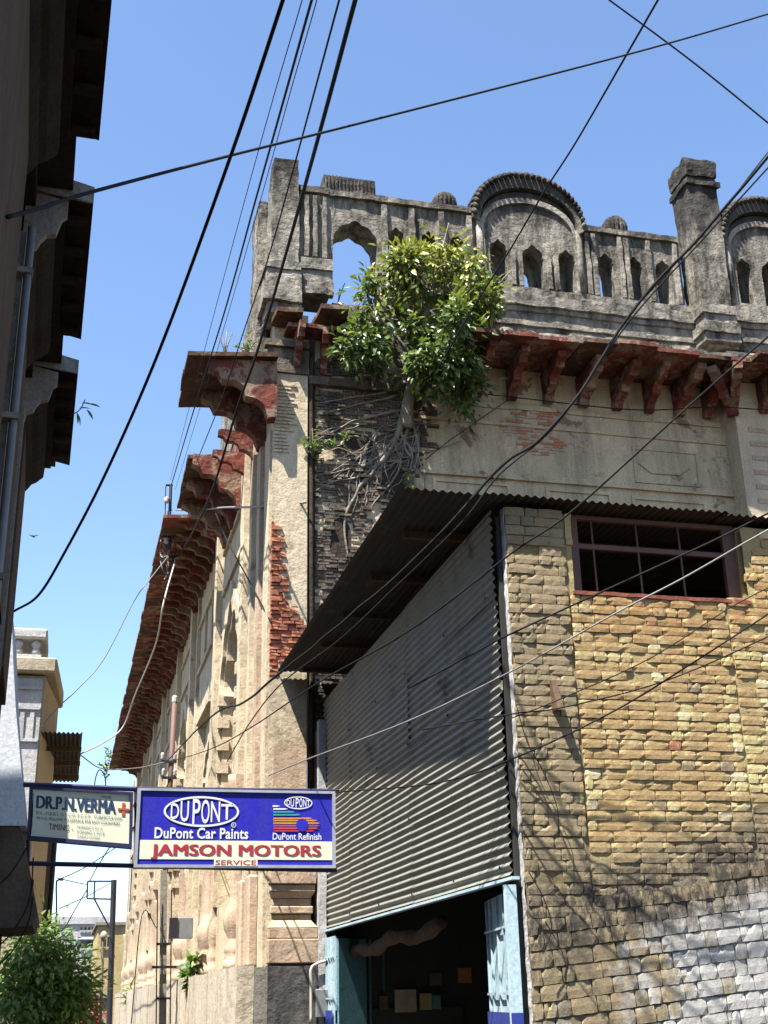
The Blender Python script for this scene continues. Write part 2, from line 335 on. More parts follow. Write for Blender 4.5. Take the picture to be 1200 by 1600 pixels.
class MB:
    def __init__(s): s.v = []; s.f = []
    def add(s, vs, fs):
        k = len(s.v); s.v += [tuple(p) for p in vs]; s.f += [tuple(i + k for i in f) for f in fs]; return s
    def box(s, x0, x1, y0, y1, z0, z1):
        return s.add([(x0, y0, z0), (x1, y0, z0), (x1, y1, z0), (x0, y1, z0), (x0, y0, z1), (x1, y0, z1), (x1, y1, z1), (x0, y1, z1)],
                     [(0, 3, 2, 1), (4, 5, 6, 7), (0, 1, 5, 4), (1, 2, 6, 5), (2, 3, 7, 6), (3, 0, 4, 7)])
    def frustum(s, b, t):   # two rings of equal length
        n = len(b)
        return s.add(list(b) + list(t), [tuple(range(n))[::-1], tuple(range(n, 2 * n))] + [(i, (i + 1) % n, n + (i + 1) % n, n + i) for i in range(n)])
    def plate(s, outer, holes, fn, d0, d1):
        """flat outline with holes in (a, b), thickened from d0 to d1; fn(a, b, d) -> xyz"""
        loops = [outer] + list(holes)
        tris = tessellate_polygon([[Vector((p[0], p[1], 0)) for p in lp] for lp in loops])
        allp = [p for lp in loops for p in lp]; n = len(allp)
        vs = [fn(p[0], p[1], d0) for p in allp] + [fn(p[0], p[1], d1) for p in allp]
        fs = [tuple(t) for t in tris] + [tuple(i + n for i in t)[::-1] for t in tris]
        k = 0
        for lp in loops:
            m = len(lp)
            fs += [(k + i, k + (i + 1) % m, n + k + (i + 1) % m, n + k + i) for i in range(m)]
            k += m
        return s.add(vs, fs)
    def tube(s, pts, r, n=6):
        pts = [Vector(p) for p in pts]; rings = []
        for i, p in enumerate(pts):
            d = (pts[min(i + 1, len(pts) - 1)] - pts[max(i - 1, 0)])
            if d.length < 1e-9: d = Vector((0, 0, 1))
            d.normalize(); a = d.orthogonal().normalized() if i == 0 else (rings_a - d * rings_a.dot(d)).normalized()
            rings_a = a; b = d.cross(a); rr = r(i / (len(pts) - 1)) if callable(r) else r
            rings.append([p + (a * math.cos(2 * math.pi * j / n) + b * math.sin(2 * math.pi * j / n)) * rr for j in range(n)])
        vs = [q for g in rings for q in g]; fs = []
        for i in range(len(rings) - 1):
            fs += [(i * n + j, i * n + (j + 1) % n, (i + 1) * n + (j + 1) % n, (i + 1) * n + j) for j in range(n)]
        fs += [tuple(range(n))[::-1], tuple(range((len(rings) - 1) * n, len(rings) * n))]
        return s.add(vs, fs)
    def lathe(s, c, prof, n=20, sx=1.0, sy=1.0, ribs=0, rib=0.0):
        vs = []; fs = []
        for (r, z) in prof:
            for j in range(n):
                a = 2 * math.pi * j / n
                k = r * (1 - rib * (1 - abs(math.sin(a * ribs / 2)))) if ribs else r
                vs.append((c[0] + k * sx * math.cos(a), c[1] + k * sy * math.sin(a), c[2] + z))
        for i in range(len(prof) - 1):
            fs += [(i * n + j, i * n + (j + 1) % n, (i + 1) * n + (j + 1) % n, (i + 1) * n + j) for j in range(n)]
        fs += [tuple(range(n))[::-1], tuple(range((len(prof) - 1) * n, len(prof) * n))]
        return s.add(vs, fs)
    def build(s, name, mat, parent=None, origin=None, smooth=False, jit=0.0, jf=2.0, sub=0.0, bevel=0.0):
        me = bpy.data.meshes.new(name)
        me.from_pydata(s.v, [], s.f)
        if sub > 0 or jit > 0 or bevel > 0:
            bm = bmesh.new(); bm.from_mesh(me)
            bmesh.ops.recalc_face_normals(bm, faces=bm.faces)
            if bevel > 0:
                es = [e for e in bm.edges if len(e.link_faces) == 2 and e.calc_face_angle(0) > 0.5]
                bmesh.ops.bevel(bm, geom=es, offset=bevel, segments=1, profile=0.5, affect='EDGES', clamp_overlap=True)
            if sub > 0:
                for _ in range(7):
                    es = [e for e in bm.edges if e.calc_length() > sub]
                    if not es or len(bm.verts) > 30000: break
                    bmesh.ops.subdivide_edges(bm, edges=es, cuts=1)
                    bmesh.ops.triangulate(bm, faces=[f for f in bm.faces if len(f.verts) > 4])
            if jit > 0:
                for v in bm.verts:
                    p = v.co * jf
                    v.co += (mnoise.noise_vector(p) + 0.5 * mnoise.noise_vector(p * 3.1)) * jit
            bm.to_mesh(me); bm.free()
        else:
            bm = bmesh.new(); bm.from_mesh(me); bmesh.ops.recalc_face_normals(bm, faces=bm.faces); bm.to_mesh(me); bm.free()
        if parent is not None: org = WL[parent]
        else:
            co = np.array([v.co for v in me.vertices])
            org = Vector(origin) if origin is not None else Vector(((co[:, 0].min() + co[:, 0].max()) / 2, (co[:, 1].min() + co[:, 1].max()) / 2, co[:, 2].min()))
        me.transform(Matrix.Translation(-org))
        if smooth: me.shade_smooth()
        me.materials.append(MT[mat] if isinstance(mat, str) else mat)
        o = bpy.data.objects.new(name, me)
        if parent is None: o.location = org
        link(o, parent); WL[o] = org
        return o

def place(name, me, parent, pos, rot=(0, 0, 0), scale=(1, 1, 1)):
    o = bpy.data.objects.new(name, me); o.location = Vector(pos) - WL[parent]; o.rotation_euler = rot; o.scale = scale
    link(o, parent); WL[o] = Vector(pos); return o
def mesh_only(mb, name, mat, smooth=False):
    o = MB.build(mb, name, mat, None, (0, 0, 0), smooth); me = o.data
    bpy.data.objects.remove(o); return me

def rough_line(pts, step=0.08, amp=0.01, f=4.0, seed=0.0, closed=True):
    out = []; n = len(pts)
    for i in range(n if closed else n - 1):
        a, b = pts[i], pts[(i + 1) % n]; L = math.hypot(b[0] - a[0], b[1] - a[1]); k = max(1, int(L / step))
        for j in range(k):
            t = j / k; x = a[0] + (b[0] - a[0]) * t; y = a[1] + (b[1] - a[1]) * t
            q = mnoise.noise_vector(Vector((x * f, y * f, seed)))
            out.append((x + q.x * amp, y + q.y * amp))
    if not closed: out.append(pts[-1])
    return out
def spline(pts, seg=8):
    pts = [Vector(p) for p in pts]; out = []
    P = [pts[0] * 2 - pts[1]] + pts + [pts[-1] * 2 - pts[-2]]
    for i in range(1, len(P) - 2):
        for j in range(seg):
            t = j / seg; a, b, c, d = P[i - 1], P[i], P[i + 1], P[i + 2]
            out.append(0.5 * ((2 * b) + (c - a) * t + (2 * a - 5 * b + 4 * c - d) * t * t + (3 * b - a - 3 * c + d) * t ** 3))
    out.append(pts[-1]); return out
def cusped(cx, z0, w, spring, rise, n=5, cusp=0.12, steps=36):
    """outline of a many-lobed arch opening, from bottom left round to bottom right"""
    pts = [(cx - w / 2, z0), (cx - w / 2, spring)]
    for i in range(1, steps):
        th = math.pi * (1 - i / steps); k = 1 - cusp * (1 - abs(math.sin(n * th)))
        pt = 0.12 * max(0, 1 - abs(th - math.pi / 2) / 0.35)
        pts.append((cx + w / 2 * math.cos(th) * k, spring + rise * math.sin(th) * k + rise * pt))
    return pts + [(cx + w / 2, spring), (cx + w / 2, z0)]
def front(y0):
    return lambda a, b, d: (a, y0 + d, b)          # faces -Y, depth grows with Y
def sidef(x0):
    return lambda a, b, d: (x0 + d, a, b)          # faces -X

# ================================================================== the setting
g = MB().add([(-900, -400, 0), (900, -400, 0), (900, 1600, 0), (-900, 1600, 0)], [(0, 1, 2, 3)]).build('ground', 'earth'); tag(g, kind='structure')
ln = MB(); N = 80
for i in range(N):
    y0, y1 = -15 + i * 3.2, -15 + (i + 1) * 3.2
    xr = 3.40 if y1 < 17.2 else 2.2  # widened beside the shed to cut bounce light on the tin wall
    ln.add([(-0.75, y0, 0.004), (xr, y0, 0.004), (xr, y1, 0.004), (-0.75, y1, 0.004)], [(0, 1, 2, 3)])
tag(ln.build('lane', 'asphalt'), kind='structure')

# ================================================================== old mansion
mansion = root('old_mansion', (8, 30, 0), 'decaying ornate mansion with arched parapet, domed gables and red eaves behind the tin shed', 'mansion')
def F(u, v):
    p = PY(u, v, YF); return p.x, p.z
BT = 12.0      # top of the plain wall
# front wall with an eroded stretch left bare
fw = MB()
fw.plate([(3.31, 0), (20, 0), (20, BT), (3.31, BT)], [], front(YF), 0.0, 0.6)
front_wall = fw.build('front_wall', 'cream', mansion)
# projecting bay on the right
bay = MB(); bay.box(10.47, 20.2, YF - 0.4, YF - 0.003, 0, BT - 0.05)
bayo = bay.build('front_bay', 'pale', mansion)
for k in range(6):
    z = 10.42 - k * 0.26
    MB().box(10.68, 14.5, YF - 0.412, YF - 0.399, z, z + 0.085).build('band', 'pink', bayo)
# raised plaster panels on the front wall
def panel(x0, x1, z0, z1, t=0.06, p=0.03):
    m = MB(); o = rough_line([(x0, z0), (x1, z0), (x1, z1), (x0, z1)], 0.2, 0.008); i = [(x0 + t, z0 + t), (x1 - t, z0 + t), (x1 - t, z1 - t), (x0 + t, z1 - t)]
    m.plate(o, [i], front(YF), -p, 0.01); m.build('panel_moulding', 'cream', front_wall)
panel(7.1, 8.25, 8.3, 9.28); panel(8.6, 9.95, 8.3, 9.25); panel(5.2, 6.5, 8.2, 9.3)
panel(8.7, 9.9, 9.5, 10.15, 0.05, 0.02)
for z, p in ((9.42, 0.035), (9.36, 0.055), (10.32, 0.03)):
    MB().box(5.0, 10.46, YF - p, YF + 0.01, z, z + 0.05).build('string_course', 'cream', front_wall, sub=0.25, jit=0.006)
pl = MB(); pl.plate(rough_line([(9.0, 9.68), (9.5, 9.68), (9.72, 9.84), (9.5, 10.0), (9.0, 10.0), (8.8, 9.84)], 0.1, 0.01), [], front(YF), -0.028, 0.01); pl.build('cartouche', 'cream', front_wall)
# bare thin-brick stretch beside the corner pilaster: a recessed bed and hundreds of thin bricks
def zone(z):      # right limit of the bare brick by height
    return 4.75 + 0.45 * mnoise.noise(Vector((z * 1.3, 3.1, 0))) + (0.35 if z > 9.8 else 0) - max(0, 9.0 - z) * 0.25
holes = [(4.02, 9.80, 0.24, 0.15), (3.70, 8.15, 0.17, 0.36), (4.55, 9.2, 0.22, 0.3), (4.25, 8.6, 0.12, 0.14)]
bm_ = MB(); z = 5.2
while z < 11.2:
    x = 3.30 + random.uniform(-0.1, 0); h = random.uniform(0.042, 0.054)
    lim = zone(z)
    while x < lim:
        L = random.uniform(0.12, 0.22)
        bad = any(((x + L / 2 - a) / c) ** 2 + ((z - b) / d) ** 2 < 1 for a, b, c, d in holes)
        wear = mnoise.noise(Vector((x * 1.6, z * 1.6, 7)))
        if not bad and random.random() > 0.06:
            o = 0.018 + 0.03 * wear + random.uniform(-0.014, 0.016) + (0.05 if random.random() < 0.05 else 0)
            xa, xb = max(x, 3.31), x + L - random.uniform(0.004, 0.012)
            j = lambda: random.uniform(-0.006, 0.006)
            if xb - xa > 0.03:
                ff = [(xa + j() + .004, YF - o + j(), z + .003 + j() / 3), (xb + j() - .004, YF - o + j(), z + .003 + j() / 3), (xb + j() - .004, YF - o + j(), z + h - .005 + j() / 3), (xa + j() + .004, YF - o + j(), z + h - .005 + j() / 3)]
                bb = [(xa, YF + 0.02, z), (xb, YF + 0.02, z), (xb, YF + 0.02, z + h - 0.003), (xa, YF + 0.02, z + h - 0.003)]
                bm_.add(ff + bb, [(0, 1, 2, 3), (0, 4, 5, 1), (1, 5, 6, 2), (2, 6, 7, 3), (3, 7, 4, 0)])
        x += L
    z += h
tag(bm_.build('thin_brick', 'oldbrick', front_wall), kind='stuff')
for a, b, c, d in holes[:3]:
    m = MB(); ring = [(a + c * math.cos(t) * (1 + 0.2 * mnoise.noise(Vector((t, a, b)))), b + d * math.sin(t)) for t in [i * 0.35 for i in range(18)]]
    m.plate(ring, [], front(YF), -0.008, 0.01); m.build('hollow_shade_patch', 'hole', front_wall)  # flat dark patch stands in for the shade inside the hollow
# small bared patch of red thin brick under the brackets
z = 9.85
while z < 10.66:
    cxp = 6.95 + 0.12 * math.sin(z * 9); hw = 0.42 * math.sqrt(max(0.05, 1 - ((z - 10.3) / 0.5) ** 2)); x = cxp - hw + random.uniform(-.1, .1)
    while x < cxp + hw:
        L = random.uniform(0.10, 0.2)
        if random.random() > 0.2:
            m = MB(); j = lambda: random.uniform(-.004, .004)
            m.frustum([(x, YF - .012 + j(), z + j()), (x + L - .008, YF - .012 + j(), z + j()), (x + L - .008, YF - .012 + j(), z + .036 + j()), (x, YF - .012 + j(), z + .036 + j())], [(x, YF + .01, z), (x + L - .008, YF + .01, z), (x + L - .008, YF + .01, z + .036), (x, YF + .01, z + .036)]); m.build('brick', 'pink' if random.random() < 0.5 else 'redbrick', front_wall)
        x += L
    z += 0.05
# corner pilaster: eroded left edge showing red thin bricks
PE = 0.10
def worn(z):
    # how far the plaster has fallen away from the left arris
    pts = [(5.9, 0.0), (6.15, 0.16), (6.45, 0.42), (6.72, 0.46), (6.90, 0.34), (7.15, 0.20), (7.5, 0.17), (7.7, 0.12), (8.0, 0.13), (8.2, 0.07), (8.35, 0.05), (8.42, 0.0), (11, 0.0)]
    for (za, wa), (zb, wb) in zip(pts, pts[1:]):
        if za <= z <= zb: return wa + (wb - wa) * (z - za) / (zb - za)
    return 0.0
edge = []
z = 1.9
while z < 10.85:
    e = worn(z); edge.append((XS - 0.02 + e + (0.06 * mnoise.noise(Vector((z * 5, 1, 1))) + 0.03 * random.uniform(-1, 1) if e > 0.02 else 0.008 * mnoise.noise(Vector((z * 3, 0, 0)))), z)); z += 0.06
edge.append((XS - 0.02, 10.85))
po = [(3.17, 1.9), (3.17, 10.85)] + edge[::-1]
pil = MB(); pil.plate(po, [], front(YF - PE), 0, 0.03)
corner = pil.build('corner_pilaster', 'pale', mansion)
core = MB().box(XS + 0.03, 3.165, YF - PE + 0.032, YF + 0.55, 1.9, 10.84).build('pilaster_core', 'redbrick', corner)
z = 5.92; cnt = 0
rb = []
for k in range(6):
    m = MB(); j = lambda: random.uniform(-0.09, 0.09)
    f4 = [(-0.5, -0.5 + j(), -0.5), (0.5, -0.5 + j(), -0.5), (0.5, -0.5 + j(), 0.5), (-0.5, -0.5 + j(), 0.5)]
    m.frustum([(-.48 + j() / 3, -.5 + j(), -.42 + j()), (.46 + j() / 3, -.5 + j(), -.42 + j()), (.46 + j() / 3, -.5 + j(), .40 + j()), (-.48, -.5 + j(), .40 + j())], [(-.5, .5, -.5), (.5, .5, -.5), (.5, .5, .48), (-.5, .5, .48)])
    rb.append(mesh_only(m, 'brick', 'redbrick'))
while z < 8.42:
    e = worn(z); x = XS - 0.02
    while x < XS + e + 0.02 and e > 0.02:
        L = random.uniform(0.10, 0.19)
        if x + L > XS + e + 0.10: L = XS + e + 0.06 - x
        if L > 0.03 and random.random() > 0.05:
            place('brick', random.choice(rb), corner, (x + L / 2, YF - PE + 0.045 + random.uniform(-0.035, 0.02), z + 0.024), (0, random.uniform(-.03, .03), random.uniform(-.05, .05)), (L - 0.006, 0.10, 0.042)); cnt += 1
        x += L
    z += 0.0485
# bared brick courses at the pilaster head
rb2 = []
for me_ in rb:
    c_ = me_.copy(); c_.materials.clear(); c_.materials.append(MT['pale']); rb2.append(c_)
z = 9.5
while z < 10.7:
    L = 0.22 + 0.10 * mnoise.noise(Vector((z * 2, 5, 0)))
    x = XS - 0.01
    while x < XS + L:
        w_ = random.uniform(0.08, 0.15)
        place('brick', random.choice(rb2), corner, (x + w_ / 2, YF - PE - 0.004 + random.uniform(-.006, .006), z), (0, 0, random.uniform(-.03, .03)), (w_ - 0.006, 0.04, 0.036)); x += w_
    z += 0.06
for o in corner.children:
    if o.name.startswith('brick') and o.location.z > 9.3: o.data = o.data
# pilaster side strips, seen along the lane
MB().box(XS - 0.05, XS + 0.02, YF - PE + 0.10, YF + 0.50, 2.0, 9.9).build('side_strip', 'pale', corner, sub=0.5, jit=0.008)
# capital courses where the pilaster meets the eave
for z0, z1, p in ((10.86, 10.98, 0.14), (10.99, 11.3, 0.11), (11.31, 11.42, 0.17)):
    MB().box(XS - p, 3.19, YF - p, YF - 0.002, z0, z1).build('capital_course', 'oldbrick', corner, sub=0.2, jit=0.012, jf=4)
# dark tube standing in for the shaded gap in the joint
MB().tube(spline([(3.24, YF - 0.05, 11.2), (3.235, YF - 0.06, 9.5), (3.25, YF - 0.06, 7), (3.24, YF - 0.05, 4.5)], 4), 0.036, 8).build('pipe_gap_tube', 'hole', corner, smooth=True, jit=0.01)
# moulded pedestal
steps = [(3.08, 3.36, 2.665, 3.285, 0.16), (2.98, 3.075, 2.68, 3.27, 0.13), (2.80, 2.90, 2.72, 3.22, 0.06), (2.70, 2.795, 2.69, 3.25, 0.10), (2.62, 2.695, 2.72, 3.22, 0.07), (2.38, 2.52, 2.66, 3.30, 0.17), (2.07, 2.375, 2.65, 3.32, 0.20)]
ped = MB().box(2.70, 3.24, YF - 0.11, YF - 0.003, 2.05, 3.4).build('pedestal', 'pink', mansion)
for z0, z1, x0, x1, p in steps:
    MB().box(x0 - 0.02, x1, YF - 0.11 - p, YF - 0.112, z0, z1).build('moulding', 'pink', ped, sub=0.15, jit=0.006, jf=5, bevel=0.012)
for (za, pa, xa, xb), (zb, pb, xc, xd) in (((2.90, .06, 2.70, 3.22), (2.98, .13, 2.66, 3.27)), ((2.52, .17, 2.64, 3.30), (2.62, .07, 2.70, 3.22))):
    f0, f1 = YF - 0.11 - pa, YF - 0.11 - pb
    MB().frustum([(xa, f0, za + .001), (xb, f0, za + .001), (xb, YF - .113, za + .001), (xa, YF - .113, za + .001)], [(xc, f1, zb - .001), (xd, f1, zb - .001), (xd, YF - .113, zb - .001), (xc, YF - .113, zb - .001)]).build('moulding', 'pink', ped)
# plaster lower face of the pilaster in tan
MB().box(2.70, 3.17, YF - PE - 0.008, YF - PE - 0.001, 3.4, 5.0).build('lower_face', 'pink', corner, sub=0.2, jit=0.003)
# plinth below
MB().box(XS - 0.02, 3.4, YF - 0.32, YF - 0.003, 0, 2.04).build('front_plinth', 'darkplinth', mansion, sub=0.25, jit=0.01)

# ---- side wall with deep cusped niches between pilasters
S0, S1 = YF + 0.0, 56.0
BAY = 9.4
niches = [20.7 + BAY * k for k in range(4)]
sw = MB()
hl = []
for y0 in niches:
    hl.append(cusped(y0 + 1.35, 3.2, 2.5, 6.9, 1.35, 5, 0.13, 44))
    hl.append([(y0 + 4.95, 3.3), (y0 + 4.95, 7.4), (y0 + 7.35, 7.4), (y0 + 7.35, 3.3)])
cuts = [S0]
for y0 in niches: cuts += [y0 + 3.6, y0 + 8.5]
cuts[-1] = S1
for ca, cb, h in zip(cuts, cuts[1:], hl):
    sw.plate([(ca, 0), (cb, 0), (cb, BT), (ca, BT)], [h], sidef(XS), 0.0, 0.55)
side_wall = sw.build('side_wall', 'pale', mansion)
for y0 in niches:
    MB().box(XS + 0.46, XS + 0.545, y0 + 0.02, y0 + 2.7, 3.1, 8.7).build('niche_back', 'cream', side_wall)
    MB().box(XS + 0.16, XS + 0.545, y0 + 4.9, y0 + 7.4, 3.2, 7.5).build('panel_back', 'pale', side_wall)
    # cusped outer order set proud of the wall
    o = cusped(y0 + 1.35, 3.2, 3.05, 6.95, 1.75, 7, 0.05, 40); i = cusped(y0 + 1.35, 3.2, 2.62, 6.92, 1.45, 5, 0.11, 44)
    m = MB(); m.plate(o + i[::-1], [], sidef(XS), -0.07, 0.01); m.build('arch_order', 'pale', side_wall)
    # blocks standing out of the jambs
    for k in range(7):
        for yy in (y0 + 0.09, y0 + 2.60):
            MB().box(XS - 0.10, XS + 0.12, yy - 0.05, yy + 0.09, 4.3 + k * 0.42, 4.3 + k * 0.42 + 0.2).build('jamb_block', 'pale', side_wall)
    # blind arch in the flat bay
    o = cusped(y0 + 6.15, 3.3, 2.3, 6.1, 0.9, 5, 0.12); i = cusped(y0 + 6.15, 3.3, 1.95, 6.05, 0.72, 5, 0.12)
    m = MB(); m.plate(o + i[::-1], [], sidef(XS + 0.16), -0.05, 0.01); m.build('arch_order', 'pale', side_wall)
    # frame mouldings of the flat bay
    for (a, b, c, d) in ((y0 + 4.85, y0 + 7.45, 7.42, 7.55), (y0 + 4.75, y0 + 7.55, 8.6, 8.7), (y0 + 4.75, y0 + 7.55, 9.7, 9.8), (y0 - .2, y0 + 2.9, 9.05, 9.15), (y0 - .2, y0 + 2.9, 9.9, 9.98)):
        MB().box(XS - 0.06, XS - 0.001, a, b, c, d).build('string_course', 'pale', side_wall)
    for yy in (y0 + 4.75, y0 + 6.1, y0 + 7.47):
        MB().box(XS - 0.05, XS - 0.001, yy, yy + 0.08, 8.7, 9.7).build('fillet', 'pale', side_wall)
def col_prof(z0, z1, r):
    return [(r * 1.55, z0), (r * 1.6, z0 + 0.14), (r * 1.15, z0 + 0.17), (r * 1.45, z0 + 0.26), (r * 1.5, z0 + 0.34), (r * 1.1, z0 + 0.42), (r * 1.15, z0 + 0.47), (r * 1.55, z0 + 0.60), (r * 1.65, z0 + 0.72), (r * 1.5, z0 + 0.86), (r * 1.05, z0 + 0.98), (r, z0 + 1.1), (r * 0.96, z1 - 0.5), (r * 1.1, z1 - 0.45), (r * 1.05, z1 - 0.4), (r * 1.4, z1 - 0.25), (r * 1.5, z1 - 0.1), (r * 1.5, z1)]
col_me = {}
def column(y, r, z0=2.06, z1=5.0, mat='pink', out=0.0):
    key = (round(r, 3), round(z0, 2), round(z1, 2), mat)
    if key not in col_me: col_me[key] = mesh_only(MB().lathe((0, 0, 0), [(a, b - z0) for a, b in col_prof(z0, z1, r)], 18), 'engaged_column', mat, True)
    place('engaged_column', col_me[key], mansion, (XS - 0.02 - out, y, z0))
for yy in (18.25, 19.1):
    MB().box(XS - 0.09, XS - 0.001, yy, yy + 0.30, 3.3, 10.7).build('pilaster', 'pink' if yy < 19 else 'pale', side_wall, sub=0.6, jit=0.012)
    MB().box(XS - 0.16, XS - 0.001, yy - 0.05, yy + 0.36, 2.06, 3.29).build('pilaster_base', 'pink', side_wall, bevel=0.03)
for k, y0 in enumerate(niches):
    for d in (-0.75, 3.25):
        MB().box(XS - 0.12, XS - 0.001, y0 + d, y0 + d + 0.42, 5.0, 10.8).build('pilaster', 'pale', side_wall, sub=0.7, jit=0.015)
        MB().box(XS - 0.15, XS - 0.001, y0 + d - 0.04, y0 + d + 0.46, 4.75, 4.99).build('pilaster_cap', 'pink', side_wall)
        column(y0 + d + 0.21, 0.15)
    for d in (-0.15, 2.85, 4.4, 7.9):
        column(y0 + d, 0.085, 2.06, 4.4)
    MB().box(XS - 0.07, XS - 0.001, y0 + 3.8, y0 + 4.2, 2.06, 10.8).build('flat_strip', 'pink', side_wall, sub=0.8, jit=0.012)
    MB().box(XS - 0.07, XS - 0.001, y0 + 7.6, y0 + 7.8, 2.06, 10.8).build('flat_strip', 'pale', side_wall, sub=0.8, jit=0.012)
# terrace wall along the lane, in cast lengths
y = 17.22
for k in range(18):
    L = 1.75 if k < 10 else 2.6
    MB().box(XS - 0.42 + 0.01 * (k % 2), XS - 0.19, y + 0.012, y + L - 0.012, 0, 2.05 + 0.015 * math.sin(k * 2.1)).build('terrace_panel', 'terrace', mansion, sub=0.5, jit=0.012)
    y += L
MB().box(XS - 0.185, XS - 0.002, 17.2, 55.9, 0, 2.03).build('terrace_floor', 'concrete', mansion)
MB().box(XS + 0.3, 19.9, YF + 0.65, 55.9, BT - 0.3, BT - 0.05).build('roof_slab', 'concrete', mansion)

# ---- parapet
TK = 0.55
JY = front(YF)
# cornice bands
for z0, z1, p, mt in ((12.02, 12.16, 0.12, 'paraband'), (12.17, 12.26, 0.17, 'paraband'), (12.27, 12.48, 0.06, 'paraband'), (12.49, 12.58, 0.10, 'paraband'), (12.59, 12.80, 0.15, 'paraband'), (12.81, 12.96, 0.08, 'para')):
    o = MB(); xs = 4.45
    o.box(xs, 10.14, YF - p, YF + TK, z0, z1); o.build('cornice', mt, mansion, sub=0.18, jit=0.02, jf=3)
    o = MB(); o.box(10.70, 18, YF - 0.25 - p, YF + TK, z0, z1); o.build('cornice', mt, mansion, sub=0.22, jit=0.02, jf=3)
def parapet(x0, x1, z0, z1, holes, y0=YF, top=0.03, notch=()):
    m = MB(); o = [(x0, z0)] + list(notch) + rough_line([(x1, z0), (x1, z1)], 0.3, 0, closed=False)[:-1] + rough_line([(x1, z1), (x0, z1)], 0.10, top, 5, x0, closed=False) + [(x0, z0)]
    m.plate(o[:-1], [rough_line(h, 0.09, 0.012, 6, 2.0) for h in holes], front(y0), 0, TK)
    p = m.build('parapet_wall', 'para', mansion)
    c = MB(); c.box(x0 + 0.02, x1 - 0.02, y0 - 0.07, y0 - 0.002, z1 - 0.16, z1 - 0.05); c.build('coping', 'para', p, sub=0.15, jit=0.02, jf=4)
    return p
def rib(p, x, z0, z1, y0=YF, r=0.05):
    m = MB(); m.plate([(x - r, z0), (x + r, z0), (x + r * 0.9, z1), (x - r * 0.9, z1)], [], front(y0), -0.07, -0.001)
    m.build('colonnette', 'paraband', p, sub=0.15, jit=0.015, jf=5)
arch = lambda cx, w_, z0, z1: cusped(cx, z0, w_, z1 - w_ * 0.75, w_ * 0.66, 3, 0.14, 20)
# length with the big open arch and three small ones
p1 = parapet(3.55, 6.14, 12.97, 14.52, [arch(c, 0.27, 13.03, 13.92) for c in (4.72, 5.29, 5.79)], notch=cusped(4.0, 12.97, 0.78, 13.5, 0.40, 5, 0.05, 30))
for x in (4.5, 4.98, 5.52, 6.02): rib(p1, x, 13.0, 14.3)
p0 = parapet(3.03, 3.548, 12.4, 14.54, [])
for x in (3.16, 3.30, 3.46): rib(p0, x, 13.1, 14.3, r=0.035)
for z0, z1, p in ((12.85, 13.05, 0.10), (12.62, 12.84, 0.06), (12.36, 12.61, 0.12)):
    MB().box(3.06, 3.6, YF - p, YF - 0.001, z0, z1).build('base_moulding', 'paraband', p0, sub=0.12, jit=0.015, jf=4)
MB().box(3.61, 4.44, YF + 0.02, YF + TK, 12.02, 12.3).build('broken_sill', 'para', mansion, sub=0.12, jit=0.03, jf=4)
p2 = parapet(8.12, 10.02, 12.97, 14.46, [arch(c, 0.30, 13.0, 13.92) for c in (8.55, 9.10, 9.66)])
for x in (8.2, 8.32, 8.83, 8.95, 9.38, 9.9): rib(p2, x, 13.0, 14.25, r=0.04)
# corner post and its side turret
post = MB().frustum([(2.52, YF - 0.12, 12.3), (3.025, YF - 0.12, 12.3), (3.025, YF + 0.42, 12.3), (2.52, YF + 0.42, 12.3)], [(2.585, YF - 0.08, 14.96), (3.0, YF - 0.08, 14.98), (3.0, YF + 0.36, 14.98), (2.585, YF + 0.36, 14.96)]).build('parapet_post', 'para', mansion, sub=0.15, jit=0.025, jf=3)
for z0, z1, p in ((12.72, 12.86, 0.08), (12.45, 12.71, 0.05), (12.1, 12.44, 0.11), (11.9, 12.09, 0.04)):
    MB().box(2.53 - p, 3.05, YF - 0.13 - p, YF + 0.43, z0, z1).build('base_moulding', 'paraband', post, sub=0.13, jit=0.018, jf=4)
MB().box(2.41, 2.60, YF + 0.44, 18.75, 11.5, 14.42).build('side_turret', 'para', mansion, sub=0.16, jit=0.03, jf=3)
MB().box(2.52, 2.95, 18.8, 24, 11.6, 13.2).build('side_parapet', 'para', mansion, sub=0.3, jit=0.04, jf=2)
MB().box(XS + 0.06, 3.05, YF + 0.02, YF + 0.45, 11.43, 12.1).build('corner_block', 'oldbrick', mansion, sub=0.2, jit=0.02)
# tall chimney-like post
tp = MB().frustum([(10.15, YF - 0.42, 12.0), (10.69, YF - 0.42, 12.0), (10.69, YF + 0.2, 12.0), (10.15, YF + 0.2, 12.0)], [(10.13, YF - 0.38, 15.35), (10.72, YF - 0.38, 15.35), (10.72, YF + 0.2, 15.35), (10.13, YF + 0.2, 15.35)]).build('tall_post', 'para', mansion, sub=0.16, jit=0.02, jf=3)
for z0, z1, p in ((15.36, 15.46, 0.05), (15.47, 15.56, 0.0), (15.57, 15.92, 0.03)):
    MB().box(10.14 - p, 10.71 + p, YF - 0.39 - p, YF + 0.2 + p, z0, z1).build('post_cap', 'para', tp, sub=0.11, jit=0.035, jf=5)
for z0, z1, p in ((12.05, 12.2, 0.12), (12.21, 12.4, 0.16), (12.41, 12.6, 0.07), (12.61, 12.78, 0.11)):
    MB().box(10.15 - p, 10.695, YF - 0.42 - p, YF - 0.17, z0, z1).build('base_moulding', 'paraband', tp, sub=0.12, jit=0.015, jf=4)
